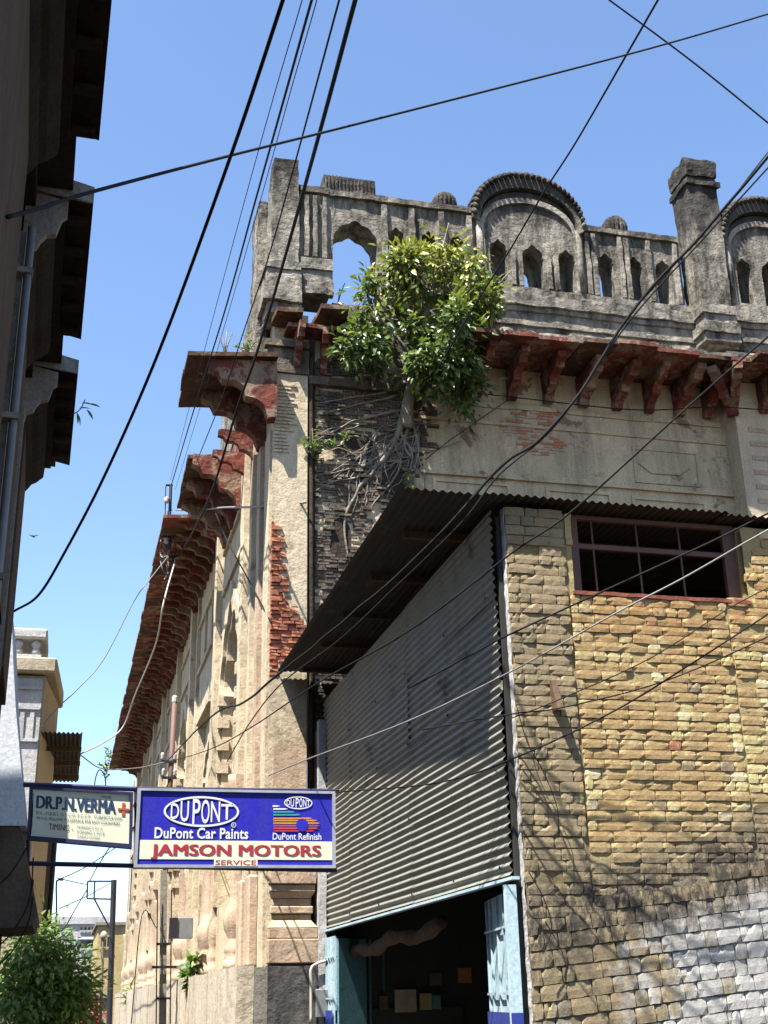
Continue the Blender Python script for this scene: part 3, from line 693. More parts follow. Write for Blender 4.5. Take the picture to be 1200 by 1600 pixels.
# gables with bangla-curved roofs
def gable(cx, wd, z0, y0, arches):
    h = wd / 2
    def curve(k, zs, rise, n=24): return [(cx + h * k * math.cos(math.pi * (1 - i / n)), zs + rise * math.sin(math.pi * (1 - i / n)) ** 0.85) for i in range(n + 1)]
    m = MB(); o = [(cx - h * 0.93, z0)] + curve(0.93, 14.15, 0.82) + [(cx + h * 0.93, z0)]
    m.plate(o, [rough_line(a, 0.09, 0.01, 6) for a in arches], front(y0), 0.0, 0.8)
    gb = m.build('gable', 'para', mansion)
    hood = curve(1.09, 14.26, 1.06); inn = curve(0.95, 14.17, 0.83)
    m = MB(); m.plate(rough_line(hood, 0.08, 0.02, 5, cx, False) + inn[::-1], [], front(y0), -0.10, 0.85); gr_ = m.build('gable_roof', 'para', gb)
    nr = 30
    for i in range(1, nr):
        th = math.pi * (1 - i / nr); rx_ = cx + h * 1.08 * math.cos(th); rz_ = 14.26 + 1.06 * math.sin(th) ** 0.85 - 0.005
        MB().tube(spline([(rx_ * 0.97 + cx * 0.03, y0 - 0.16, rz_ - 0.10), (rx_, y0 - 0.06, rz_ + 0.0), (rx_, y0 + 0.35, rz_ + 0.035), (rx_, y0 + 0.85, rz_ - 0.02)], 3), 0.042, 6).build('roof_rib', 'para', gr_, smooth=True, jit=0.012, jf=5)
    o2 = curve(0.93, 14.10, 0.72); i2 = curve(0.87, 14.05, 0.66)
    m = MB(); m.plate([(cx - h * 0.93, z0)] + o2 + [(cx + h * 0.93, z0), (cx + h * 0.87, z0)] + i2[::-1] + [(cx - h * 0.87, z0)], [], front(y0), -0.05, -0.001); m.build('gable_rib', 'paraband', gb)
    m = MB(); m.lathe((cx, y0 + 0.35, 15.24), [(0.36, 0), (0.38, 0.05), (0.28, 0.10), (0.30, 0.14), (0.22, 0.20), (0.14, 0.26), (0.03, 0.29)], 22, 1, 0.9, 10, 0.12); m.build('gable_finial', 'para', gb, jit=0.01)
    for s in (-1, 1):
        m = MB(); m.tube([(cx + s * h * 0.96, y0 - 0.03, z0), (cx + s * h * 0.96, y0 - 0.03, 14.25)], 0.06, 8); m.build('colonnette', 'paraband', gb, smooth=True)
    return gb
g1 = gable(7.12, 1.92, 12.97, YF - 0.02, [arch(6.54, 0.32, 13.03, 13.93), arch(7.17, 0.40, 13.0, 13.90), arch(7.80, 0.32, 13.0, 13.88)])
for x in (6.78, 6.92, 7.44, 7.58): rib(g1, x, 13.0, 13.7, YF - 0.02, 0.035)
g2 = gable(11.65, 1.75, 12.97, YF - 0.25, [arch(11.13, 0.30, 13.05, 14.0), arch(11.65, 0.34, 13.05, 14.0), arch(12.17, 0.3, 13.05, 14.0)])
MB().box(10.72, 10.86, YF - 0.2, YF + 0.3, 12.97, 14.6).build('parapet_wall', 'para', mansion, sub=0.2, jit=0.03)
MB().box(12.6, 16, YF - 0.25, YF + 0.3, 12.97, 14.5).build('parapet_wall', 'para', mansion, sub=0.3, jit=0.03)
# ribbed melon finials
def melon(cx, z, r, h, sx=1.0, ribs=16):
    m = MB(); m.lathe((cx, YF + 0.25, z), [(r * 0.72, 0), (r * 0.9, h * 0.15), (r, h * 0.42), (r * 0.95, h * 0.68), (r * 0.7, h * 0.9), (r * 0.3, h)], 64, sx, 1, ribs, 0.16)
    return m.build('melon_finial', 'para', mansion, jit=0.012, jf=4)
melon(5.68, 14.50, 0.23, 0.40); melon(8.92, 14.44, 0.24, 0.42)
m = MB()
prof = []
nx = 14
for i in range(nx):      # long loaf of ribs
    xa = 3.47 + 0.90 * i / nx
    m.lathe((xa + 0.03, YF + 0.25, 14.49), [(0.028, 0), (0.036, 0.05), (0.040, 0.2), (0.036, 0.36), (0.02, 0.41)], 10, 1.0, 6.0)
m.box(3.46, 4.38, YF + 0.05, YF + 0.45, 14.49, 14.84)
m.build('melon_finial', 'para', mansion, jit=0.014, jf=4)
MB().tube([(8.17, YF + 0.1, 14.3), (8.18, YF + 0.1, 14.72)], 0.008, 5).build('rod', 'iron', mansion)

# ---- front eave: stone slabs on corbel brackets
def bracket_mesh(L, H, T_):
    o = [(0, 0), (0, H), (-L, H), (-L, H * 0.80), (-L * 0.86, H * 0.74), (-L * 0.80, H * 0.60), (-L * 0.62, H * 0.60), (-L * 0.50, H * 0.52), (-L * 0.46, H * 0.34), (-L * 0.30, H * 0.30), (-L * 0.18, H * 0.2), (-L * 0.12, -H * 0.02)]
    m = MB(); m.plate(rough_line(o, 0.07, 0.012, 6, L), [], lambda a, b, d: (d, a, b), -T_ / 2, T_ / 2); b_o = m.build('tmp', 'red', None, (0, 0, 0), sub=0.12, jit=0.012, jf=5); me_ = b_o.data; bpy.data.objects.remove(b_o); me_.name = 'bracket'; return me_
brk = bracket_mesh(0.95, 0.56, 0.15)
ZE = 11.36
for x in (6.0, 6.6, 7.24, 7.86, 8.47, 9.06, 9.62, 10.15):
    place('bracket', brk, mansion, (x, YF - 0.005, ZE - 0.575), (0, random.uniform(-.03, .03), random.uniform(-.07, .07)), (random.uniform(.85, 1.15), random.choice((1.0, 0.95, 0.72, 1.04)), random.uniform(.88, 1.05)))
brk2 = brk
for x in (11.0, 11.6, 12.2, 12.8): place('bracket', brk2, mansion, (x, YF - 0.405, ZE - 0.575))
for a in (-0.35, -0.8): place('bracket', brk2, mansion, (10.46, YF - 0.35, ZE - 0.66), (0, 0, a))
def slab(pts, z, t, mat='slab', slope=0.0, parent=mansion, name='eave_slab', amp=0.03, seed=0.0):
    o = rough_line(pts, 0.1, amp, 4, seed)
    m = MB(); m.plate(o, [], lambda a, b, d: (a, b, d - slope * (YF - b)), z, z + t); return m.build(name, mat, parent)
x = 5.55; k = 0
while x < 10.4:
    L = random.uniform(0.55, 0.8); fr = YF - 1.24 + random.uniform(-0.08, 0.13)
    slab([(x, YF - 0.01), (x + L - 0.012, YF - 0.01), (x + L - 0.012, fr + random.uniform(-.03, .03)), (x, fr)], ZE + random.uniform(0, 0.015), 0.07, 'red' if k % 3 else 'slab', 0.03, seed=x); x += L; k += 1
x = 10.42
while x < 14:
    L = random.uniform(0.6, 0.8); slab([(x, YF - 0.41), (x + L - 0.012, YF - 0.41), (x + L - 0.012, YF - 1.5), (x, YF - 1.48)], ZE + random.uniform(0, 0.015), 0.07, 'slab', 0.03, seed=x); x += L
# lime crust sagging over the slab edge
x = 6.1
while x < 10.3:
    L = random.uniform(0.5, 1.0)
    m = MB(); m.plate(rough_line([(x, YF - 1.12), (x + L, YF - 1.12), (x + L, YF - 0.15), (x, YF - 0.15)], 0.1, 0.07, 3, x), [], lambda a, b, d: (a, b, d - 0.03 * (YF - b)), ZE + 0.09, ZE + 0.09 + random.uniform(0.05, 0.12)); m.build('lime_crust', 'paraband', mansion, sub=0.2, jit=0.025, jf=4); x += L * 0.97
MB().box(5.2, 10.46, YF - 0.12, YF - 0.002, 11.43, 12.01).build('frieze', 'red', mansion, sub=0.3, jit=0.02)
MB().box(5.3, 10.4, YF - 0.03, YF - 0.002, 10.64, 10.72).build('bracket_course', 'cream', mansion, sub=0.2, jit=0.015)
# broken corner of the eave above the pilaster
slab([(2.58, YF - 0.02), (3.06, YF - 0.02), (3.04, YF - 0.52), (2.60, YF - 0.50)], 11.72, 0.08, 'slab', -0.05, seed=3)
slab([(3.22, YF - 0.02), (3.78, YF - 0.02), (3.74, YF - 0.62), (3.30, YF - 0.60)], 11.74, 0.08, 'slab', -0.12, seed=9)
slab([(2.78, YF - 0.02), (3.62, YF - 0.02), (3.60, YF - 0.42), (2.80, YF - 0.40)], 11.55, 0.07, 'red', 0, seed=5)
sb = bracket_mesh(0.5, 0.62, 0.10)
place('bracket', sb, mansion, (2.99, YF - 0.1, 10.98), (0, 0, 0.05), (1, 0.9, 1)); place('bracket', sb, mansion, (3.44, YF - 0.01, 10.95), (0, 0, -0.08), (1, 0.9, 1))
MB().box(3.2, 4.9, YF - 0.10, YF - 0.002, 10.72, 10.86).build('bracket_course', 'oldbrick', mansion, sub=0.16, jit=0.02, jf=4)
# remnant of the lower band behind the tree
MB().box(3.6, 5.6, YF - 0.06, YF - 0.002, 11.2, 12.01).build('broken_frieze', 'oldbrick', mansion, sub=0.2, jit=0.05, jf=3)

# ---- side eave: two broken pieces near the corner and the long run behind
def side_slab(y0, y1, xo, z, mat, seed, droop=0.09, t=0.07, amp=0.02):
    o = rough_line([(XS - 0.01, y0), (XS - 0.01, y1), (xo, y1), (xo, y0)], 0.12, amp, 4, seed)
    m = MB(); m.plate(o, [], lambda a, b, d: (a, b, d - droop * (XS - a)), z, z + t); return m.build('eave_slab', mat, mansion)
for ya, yb in ((17.02, 17.62), (17.63, 18.25), (18.26, 18.86)): side_slab(ya, yb, 1.25 + random.uniform(-.02, .02), 10.93, 'slab', ya)
for ya, yb in ((20.9, 21.75), (21.76, 22.6), (22.61, 23.45)): side_slab(ya, yb, 1.62 + random.uniform(-.02, .02), 10.90, 'slab', ya)
sbrk = bracket_mesh(0.90, 0.46, 0.12)
big = bracket_mesh(1.05, 0.95, 0.22)
for y in (17.25, 18.35): place('bracket', big, mansion, (XS - 0.005, y, 9.95), (0, 0, -math.pi / 2))
for y in (19.2, 20.05): place('bracket', sbrk, mansion, (XS - 0.005, y, 10.1), (0, 0, -math.pi / 2), (1, 0.75, 1.1))
for y in (21.0, 22.0, 23.1): place('bracket', big, mansion, (XS - 0.005, y, 9.95), (0, 0, -math.pi / 2), (1, 0.9, 1))
y = 24.0; k = 0
while y < 53.2:
    L = 0.62; side_slab(y, y + L - 0.01, 1.41 + random.uniform(-.02, .02), 10.91 + random.uniform(0, .012), 'slab' if k % 4 == 1 else 'red', y, amp=0.015)
    place('bracket', sbrk, mansion, (XS - 0.005, y + 0.3, 10.44), (0, 0, -math.pi / 2), (1, 1, 1)); y += L; k += 1
MB().box(XS - 0.12, XS - 0.002, 18.9, 55.8, 11.0, 11.5).build('frieze', 'red', mansion, sub=0.6, jit=0.02)
# curled iron hook under the broken eave
hk = [(2.50 + 0.07 * math.cos(t) * (1 - t / 14), YF - 0.2, 10.42 + 0.09 * math.sin(t) * (1 - t / 14)) for t in [i * 0.4 for i in range(16)]]
MB().tube([(2.62, YF - 0.12, 10.75), (2.60, YF - 0.2, 10.55)] + hk, 0.012, 6).build('iron_hook', 'cablewhite', mansion)

# ================================================================== tin and brick workshop shed
shed = root('workshop_shed', (5.5, 13.4, 0), 'workshop shed of buff brick with corrugated tin side and overhanging tin roof', 'shed')
ZR = 5.62
# mortar bed, uneven
LZ = lambda x: 2.12 + 0.26 * (x - 3.65)
WX0, WX1, WZ0, WZ1 = 4.11, 5.75, 4.86, 5.60
mv, mf = [], []
xs_ = np.arange(XC + 0.012, 7.3, 0.032); zs_ = np.arange(0, ZR - 0.02, 0.032)
for zz in zs_:
    for xx in xs_:
        d = -0.001 - 0.010 * mnoise.noise(Vector((xx * 2.2, zz * 2.2, 1))) - 0.010 * mnoise.noise(Vector((xx * 9, zz * 11, 4)))
        if zz < LZ(xx) + 0.05 + 0.05 * mnoise.noise(Vector((xx * 4, 0, 3))): d -= 0.013
        if xx < 4.03 and zz > LZ(xx): d -= 0.012
        mv.append((xx, YB + d, zz))
nx_ = len(xs_)
for i in range(len(zs_) - 1):
    for j in range(nx_ - 1):
        cx, cz = xs_[j] + .016, zs_[i] + .016
        if WX0 < cx < WX1 and cz > WZ0: continue
        a = i * nx_ + j; mf.append((a, a + 1, a + nx_ + 1, a + nx_))
bw = MB(); bw.v, bw.f = mv, mf
brick_wall = bw.build('brick_wall', 'mortar', shed, smooth=True)
back = MB()
back.plate([(XC + 0.003, 0), (7.3, 0), (7.3, ZR - .03), (WX1, ZR - .03), (WX1, WZ0), (WX0, WZ0), (WX0, ZR - .03), (XC + 0.003, ZR - .03)], [], front(YB + 0.075), 0, 0.17)
back.build('wall_core', 'mortar', brick_wall)
MB().box(XC + 0.002, XC + 0.011, YB - 0.005, YB + 0.07, 0, ZR - 0.03).build('mortar_edge', 'white', brick_wall, sub=0.08, jit=0.012, jf=9)
# eroded brick shapes
bvar = []
for k in range(14):
    nx2, nz2 = 5, 3; vs = []; R = random.Random(k)
    for i in range(nz2):
        for j in range(nx2):
            x = j / (nx2 - 1) - 0.5; zq = i / (nz2 - 1) - 0.5
            ex = 1 if j in (0, nx2 - 1) else 0; ez = 1 if i in (0, nz2 - 1) else 0
            y = -0.5 + 0.03 * ex + 0.025 * ez + 0.10 * ex * ez * R.random() + R.uniform(-0.011, 0.011) + (0.22 if R.random() < 0.035 else 0)
            vs.append((x * (0.99 - 0.015 * ez) + R.uniform(-.014, .014), y, zq * (0.98 - 0.02 * ex) + R.uniform(-.035, .035)))
    fs = [(i * nx2 + j, i * nx2 + j + 1, (i + 1) * nx2 + j + 1, (i + 1) * nx2 + j) for i in range(nz2 - 1) for j in range(nx2 - 1)]
    bd = [0, 1, 2, 3, 4, 9, 14, 13, 12, 11, 10, 5]; k0 = len(vs)
    vs += [(vs[b][0] * 1.0, 0.5, vs[b][2]) for b in bd]
    fs += [(bd[i], k0 + i, k0 + (i + 1) % 12, bd[(i + 1) % 12]) for i in range(12)]
    bvar.append((vs, fs))
bmesh_ = []
for vs, fs in bvar:
    m = MB(); m.add(vs, fs); bmesh_.append(mesh_only(m, 'brick', 'brick'))
bricks = []      # centre, size, tilt, variant
def lay(x0, x1, zfun, zlo, zhi, pitch, lens, proud, tilt, skip):
    k = 0; z = zlo
    while z < zhi:
        x = x0 - random.uniform(0, lens[-1]) * 0.6
        while x < x1:
            L = random.choice(lens) * random.uniform(0.93, 1.06)
            xa, xb = max(x, x0), min(x + L, x1); x += L
            if xb - xa < 0.05: continue
            cx = (xa + xb) / 2; cz = z + pitch / 2 + tilt * (cx - 4.0)
            if cz < 0.03 or skip(cx, cz, xa, xb): continue
            er = mnoise.noise(Vector((cx * 1.1, cz * 1.1, 9)))
            pr = proud + random.uniform(-0.007, 0.008) - max(0, er) * 0.014
            bricks.append(((cx, YB - pr + 0.045, cz), (xb - xa - random.uniform(0.003, 0.010), 0.10, pitch - random.uniform(0.004, 0.013)), math.atan(tilt) + random.uniform(-0.02, 0.02), random.randrange(14)))
        z += pitch * (1 + 0.04 * math.sin(k * 1.7)); k += 1
inwin = lambda xa, xb, cz: cz > WZ0 - 0.02 and xb > WX0 and xa < WX1
B1 = 0.236
def sk_up(cx, cz, xa, xb):
    return cz < LZ(cx) - 0.04 or cz > ZR - 0.06 or inwin(xa, xb, cz) or random.random() < 0.012
lay(XC + 0.008, 4.03, None, 1.9, ZR, 0.088, [0.2, 0.12, 0.24], 0.026, 0.0, sk_up)
lay(4.045, 5.52, None, 2.0, ZR, 0.083, [B1, B1, B1, B1, 0.12], 0.016, 0.004, sk_up)
lay(5.535, 7.28, None, 2.0, ZR, 0.082, [B1, B1, B1, 0.12], 0.014, 0.006, sk_up)
lay(XC + 0.008, 7.28, None, -0.6, 3.3, 0.122, [0.11, 0.165, 0.215], 0.034, 0.10, lambda cx, cz, xa, xb: cz > LZ(cx) + 0.03 or random.random() < 0.015)
def shown(b):
    u, v = PIX(b[0]); return 0 < u < 1200 and 0 < v < 1600
order = sorted(bricks, key=lambda b: -(b[1][0] * b[1][2] * (1 if shown(b) else 0)))   # the 300 that show largest become single pieces
for c, s, a, k in order[:300]:
    place('brick', bmesh_[k], brick_wall, c, (0, -a, 0), s)
rest = MB()
for c, s, a, k in order[300:]:
    M_ = Matrix.Translation(c) @ Matrix.Rotation(-a, 4, 'Y') @ Matrix.Diagonal((*s, 1))
    rest.add([M_ @ Vector(p) for p in bvar[k][0]], bvar[k][1])
tag(rest.build('brick_remainder', 'brick', brick_wall), kind='stuff')
# plastered cheek beside the window, iron peg in the pier
MB().box(4.045, WX0 - 0.003, YB - 0.018, YB + 0.03, 5.28, ZR - 0.05).build('plaster_cheek', 'ochre', brick_wall, sub=0.07, jit=0.01, jf=6)
MB().frustum([(3.80, YB - 0.16, 3.78), (3.86, YB - 0.16, 3.78), (3.87, YB, 3.80), (3.80, YB, 3.80)], [(3.80, YB - 0.05, 4.05), (3.845, YB - 0.05, 4.05), (3.845, YB, 4.06), (3.80, YB, 4.06)]).build('iron_peg', 'wood', brick_wall)
# window with iron grille
win = MB(); win.plate([(WX0 + .002, WZ0 + .002), (WX1 - .002, WZ0 + .002), (WX1 - .002, WZ1 + .01), (WX0 + .002, WZ1 + .01)], [[(WX0 + .10, WZ0 + .04), (WX1 - .12, WZ0 + .04), (WX1 - .12, WZ1 - .03), (WX0 + .10, WZ1 - .03)]], front(YB + 0.10), 0, 0.05)
window = win.build('window', 'rustpole', shed)
MB().box(WX0 + .1, WX1 - .12, YB + .11, YB + .14, 5.30, 5.345).build('rail', 'rustpole', window)
for u in (930, 1000, 1066, 1136):
    x = PY(u, 880, YB + 0.12).x; MB().tube([(x, YB + 0.125, WZ0 + .03), (x - 0.008, YB + 0.12, 5.3), (x - 0.01, YB + 0.125, WZ1 - .02)], 0.010, 6).build('bar', 'rustpole', window)
MB().box(WX0 - 0.03, WX1 + 0.02, YB - 0.025, YB + 0.095, WZ0 - 0.035, WZ0 - 0.002).build('sill', 'redbrick', window, sub=0.1, jit=0.008, jf=6)
# corrugated sheets
PIT = 0.076
def corrugated(L, W, amp=0.0130, nl=5, per=8, warp=0.011, seed=0.0):
    """L along the flutes (a), W across (b); returns verts in (a, b, d) and faces"""
    nw = int(W / PIT * per) + 1; vs = []; fs = []
    for j in range(nw):
        b = j * PIT / per
        for i in range(nl + 1):
            a = L * i / nl
            d = amp * math.cos(2 * math.pi * b / PIT) + warp * mnoise.noise(Vector((a * 0.8, b * 1.3, seed)))
            if j in (0, nw - 1): d += 0.004 * mnoise.noise(Vector((a * 3, seed, 2)))
            vs.append((a, b, d))
    for j in range(nw - 1):
        for i in range(nl):
            k = j * (nl + 1) + i; fs.append((k, k + 1, k + nl + 2, k + nl + 1))
    return vs, fs
XW = 3.415
wall_b, wall_t = 2.50, 5.60
cols = [(9.70, 12.72), (12.66, 15.66), (15.60, 17.34)]
for ci, (ya, yb) in enumerate(cols):
    z = wall_b; ri = 0
    while z < wall_t - 0.15:
        W = min(0.84, wall_t - z); vs, fs = corrugated(yb - ya, W, seed=ci * 7 + ri, nl=8)
        t = random.uniform(-0.004, 0.004); off = 0.004 * ((ci + ri) % 2) + 0.003 * ri
        if ci == 0 and ri == 2: t = 0.008
        m = MB(); m.add([(XW - off - d, ya + a, z + b + t * a) for a, b, d in vs], fs); m.build('wall_sheet', 'sheet', shed, smooth=True); z += 0.76; ri += 1
scr = mesh_only(MB().lathe((0, 0, 0), [(0.016, 0), (0.016, 0.004), (0.007, 0.010)], 8), 'bolt', 'iron')
for yy in (9.9, 11.2, 12.69, 14.1, 15.63, 17.0):
    for zz in (2.58, 3.34, 4.10, 4.86):
        place('bolt', scr, shed, (XW - 0.024, yy + random.uniform(-.03, .03), zz + random.uniform(-.02, .02)), (0, -math.pi / 2, 0))
MB().box(XW - 0.035, XW + 0.03, 9.60, 17.36, 2.458, 2.482).build('bottom_angle', 'bluepaint', shed)
# roof and overhanging canopy
def edge_x(y): return 2.515 + (y - 9.55) * 0.0285
def roof_z(y): return ZR + 0.02 + (y - 9.5) * 0.047
for (ya, yb) in ((9.46, 13.6), (13.5, 17.38)):
    k = 0; off = 0.0
    while off < 5.6:
        vs, fs = corrugated(yb - ya, 0.84, 0.011, nl=10, seed=k * 3 + ya, warp=0.012); e = random.uniform(-0.025, 0.02)
        dz = 0.004 * (k % 2) + (0.012 if ya > 13 else 0)
        m = MB(); m.add([(edge_x(ya + a) + off + b, ya + a + (e if a < 0.01 else 0), roof_z(ya + a) + d + dz) for a, b, d in vs], fs); m.build('roof_sheet', 'roofsheet', shed, smooth=True); off += 0.76; k += 1
for yy in (10.5, 12.0, 13.6, 15.2, 16.8):
    MB().box(edge_x(yy) + 0.28, 8.0, yy, yy + 0.07, roof_z(yy) - 0.09, roof_z(yy) - 0.022).build('purlin', 'wood', shed)
MB().box(XW + 0.03, XW + 0.09, 9.75, 17.3, ZR - 0.17, ZR - 0.08).build('wall_plate', 'wood', shed)
# interior and far post
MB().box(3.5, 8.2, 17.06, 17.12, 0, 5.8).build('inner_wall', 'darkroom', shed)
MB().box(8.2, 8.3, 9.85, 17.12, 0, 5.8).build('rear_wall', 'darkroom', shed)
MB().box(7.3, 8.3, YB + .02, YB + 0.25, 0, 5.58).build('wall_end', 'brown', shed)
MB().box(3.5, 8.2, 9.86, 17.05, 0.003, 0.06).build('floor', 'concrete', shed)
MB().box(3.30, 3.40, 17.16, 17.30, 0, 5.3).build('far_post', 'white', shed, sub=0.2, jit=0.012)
MB().box(3.435, 3.474, 9.66, 9.70, 0, ZR - 0.1).build('gap_shade_strip', 'tyre_and_gap', shed)  # black strip stands in for the shaded gap beside the pier
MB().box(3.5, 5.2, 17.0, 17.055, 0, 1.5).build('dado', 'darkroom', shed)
# folding doors
def door(x, y, ang, L, h, mat, ribs, name='door_leaf', band=True, z0=0.07):
    dx, dy = math.sin(ang), math.cos(ang); nx3, ny3 = -dy, dx     # faces -X
    P = lambda a, o, z: (x + dx * a + nx3 * o, y + dy * a + ny3 * o, z)
    def bar(a0, a1, z0_, z1_, o0, o1):
        return MB().frustum([P(a0, o0, z0_), P(a1, o0, z0_), P(a1, o1, z0_), P(a0, o1, z0_)], [P(a0, o0, z1_), P(a1, o0, z1_), P(a1, o1, z1_), P(a0, o1, z1_)])
    d = bar(0, L, z0, h, 0, 0.03).build(name, mat, shed)
    for r in ribs: bar(r, r + 0.022, z0, h - 0.01, 0.031, 0.05).build('rib', mat, d)
    for zz in (0.75, 1.15, 1.62, 2.12): bar(0.0, L, zz, zz + 0.018, 0.0505, 0.062).build('rail', 'bluepaint', d)
    if band: bar(-0.002, L + 0.002, 1.33, 1.49, 0.0625, 0.066).build('band', 'bandblue', d)
    return d
door(3.452, 9.70, 0.16, 1.35, 2.40, 'bluepaint', [0.02, 0.10, 0.18, 0.26, 0.34, 0.42, 0.75, 1.1, 1.31])
jl = MB().box(3.325, 3.415, 9.61, 9.66, 0.07, 2.42).build('door_leaf', 'bluepaint', shed)
MB().box(3.32, 3.416, 9.604, 9.609, 1.33, 1.49).build('band', 'bandblue', jl)
door(3.43, 16.62, 0.0, 0.52, 2.38, 'bluepaint', [0.02, 0.14, 0.3, 0.48])
door(3.44, 16.55, 1.0, 0.5, 2.35, 'tealpaint', [0.02, 0.3, 0.6, 0.86])
# things inside the shed
tp0, tp1 = PX(545, 1492, 3.66), PX(690, 1446, 3.66)
tarp = MB().tube([tp0.lerp(tp1, t) + Vector((0.02 * math.sin(9 * t), 0, 0.035 * math.sin(14 * t))) for t in [i / 24 for i in range(25)]], lambda t: 0.075 + 0.014 * math.sin(t * 37), 10).build('rolled_tarpaulin', 'brown', None, smooth=True)
tag(tarp, 'grey rolled tarpaulin tied up under the shed lintel inside the doorway', 'tarpaulin')
MB().tube([tp0 + Vector((0.02, -0.2, 0.02)), tp0 + Vector((0.02, 0, 0.4))], 0.008, 5).build('tie_rope', 'cable', tarp)
notes = [((617, 1546, 650, 1582), 'large yellowed notice pinned on the dark inner wall of the shed', 'paper'),
         ((656, 1552, 674, 1578), 'ochre notice pinned just right of the large yellowed one in the shed', 'ochre'),
         ((676, 1555, 688, 1577), 'small blue notice pinned on the dark inner wall of the shed', 'tealpaint'),
         ((716, 1512, 736, 1536), 'dull red calendar hung high on the dark inner wall of the shed', 'redbrick'),
         ((672, 1520, 690, 1540), 'brown poster pinned above the notices inside the shed', 'brown'),
         ((593, 1556, 606, 1578), 'brown card pinned left of the large yellowed notice in the shed', 'wood')]
for (u0, v0, u1, v1), lab, mt in notes:
    a, b = PY(u0, v1, 17.05), PY(u1, v0, 17.05)
    yq = 17.045 if b.z > 1.5 and a.z > 1.5 else 16.99
    a, b = PY(u0, v1, yq), PY(u1, v0, yq)
    tag(MB().box(a.x, b.x, yq - 0.008, yq - 0.001, a.z, b.z).build('notice', mt), lab, 'notice', 'notices pinned inside the shed')
# meter box and conduit on the plinth
mbx = root('meter_box', (3.42, 17.08, 1.2), 'small grey meter box with white conduit at the shed door post', 'meter box')
a, b = PY(493, 1590, 17.1), PY(514, 1545, 17.1)
MB().box(a.x, b.x - 0.01, 17.05, 17.13, a.z, b.z).build('case', 'box', mbx, bevel=0.01)
MB().tube(spline([PY(486, 1600, 17.1), PY(486, 1540, 17.1), PY(486, 1515, 17.1), PY(495, 1506, 17.1), PY(514, 1500, 17.1)], 6), 0.02, 8).build('conduit', 'cablewhite', mbx, smooth=True)

# ================================================================== signs across the lane
SY = 11.2
def text(body, x0, x1, z0, z1, y, mat, parent, bold=0.0, name='lettering', shear=0.0, space=1.0):
    cu = bpy.data.curves.new(name, 'FONT'); cu.body = body; cu.offset = bold; cu.shear = shear; cu.space_character = space; cu.resolution_u = 3
    to = bpy.data.objects.new('tmp', cu); COL.objects.link(to)
    dg = bpy.context.evaluated_depsgraph_get(); me = bpy.data.meshes.new_from_object(to.evaluated_get(dg))
    bpy.data.objects.remove(to)
    co = np.array([v.co for v in me.vertices]); mn, mx = co.min(0), co.max(0)
    vs = [((c[0] - mn[0]) / (mx[0] - mn[0]) * (x1 - x0) + x0, y, (c[1] - mn[1]) / (mx[1] - mn[1]) * (z1 - z0) + z0) for c in co]
    m = MB(); m.add(vs, [tuple(p.vertices) for p in me.polygons]); return m.build(name, mat, parent)
def text2(body, x0, x1, z0, z1, y, mat, parent, w_=0.008, **k):
    for i, d in enumerate((-w_, 0, w_)): text(body, x0 + d, x1 + d, z0, z1, y - 0.0006 * i, mat, parent, 0.0, **k)
def ring(cx, cz, a, b, t, y, mat, parent, name='oval', n=48):
    o = [(cx + a * math.cos(2 * math.pi * i / n), cz + b * math.sin(2 * math.pi * i / n)) for i in range(n)]
    i_ = [(cx + (a - t) * math.cos(2 * math.pi * i / n), cz + (b - t) * math.sin(2 * math.pi * i / n)) for i in range(n)]
    m = MB(); m.plate(o, [i_] if t < a else [], front(y), 0, 0.002); return m.build(name, mat, parent)
sx0, sx1 = PY(212, 1295, SY).x, PY(524, 1295, SY).x
sz1, sz0 = PY(370, 1234, SY).z, PY(370, 1356, SY).z
blue = root('sign_board', ((sx0 + sx1) / 2, SY, sz0), 'large blue car paint sign board with white lettering and a pale lower panel', 'sign')
SG = lambda u, v: (PY(u, v, SY).x, PY(u, v, SY).z)
MB().box(sx0 + .015, sx1 - .015, SY + 0.004, SY + 0.13, sz0 + .015, sz1 - .015).build('board', 'signblue', blue)
fr = MB(); fr.plate([(sx0, sz0), (sx1, sz0), (sx1, sz1), (sx0, sz1)], [[(sx0 + .028, sz0 + .025), (sx1 - .028, sz0 + .025), (sx1 - .028, sz1 - .022), (sx0 + .028, sz1 - .022)]], front(SY), -0.012, 0.145); fr.build('frame', 'alu', blue)
pa, pb = SG(217, 1346), SG(519, 1315)
MB().box(pa[0], pb[0], SY - 0.001, SY + 0.0035, pa[1] + 0.02, pb[1]).build('name_panel', 'signpale', blue)
YT = SY - 0.003
ax, az = SG(315, 1268); el_a = SG(374, 1268)[0] - SG(256, 1268)[0]; el_b = SG(315, 1244)[1] - SG(315, 1292)[1]
ring(ax, az, el_a / 2, el_b / 2, 0.018, YT, 'signwhite', blue)
a, b = SG(266, 1287), SG(364, 1249)
w3 = b[0] - a[0]
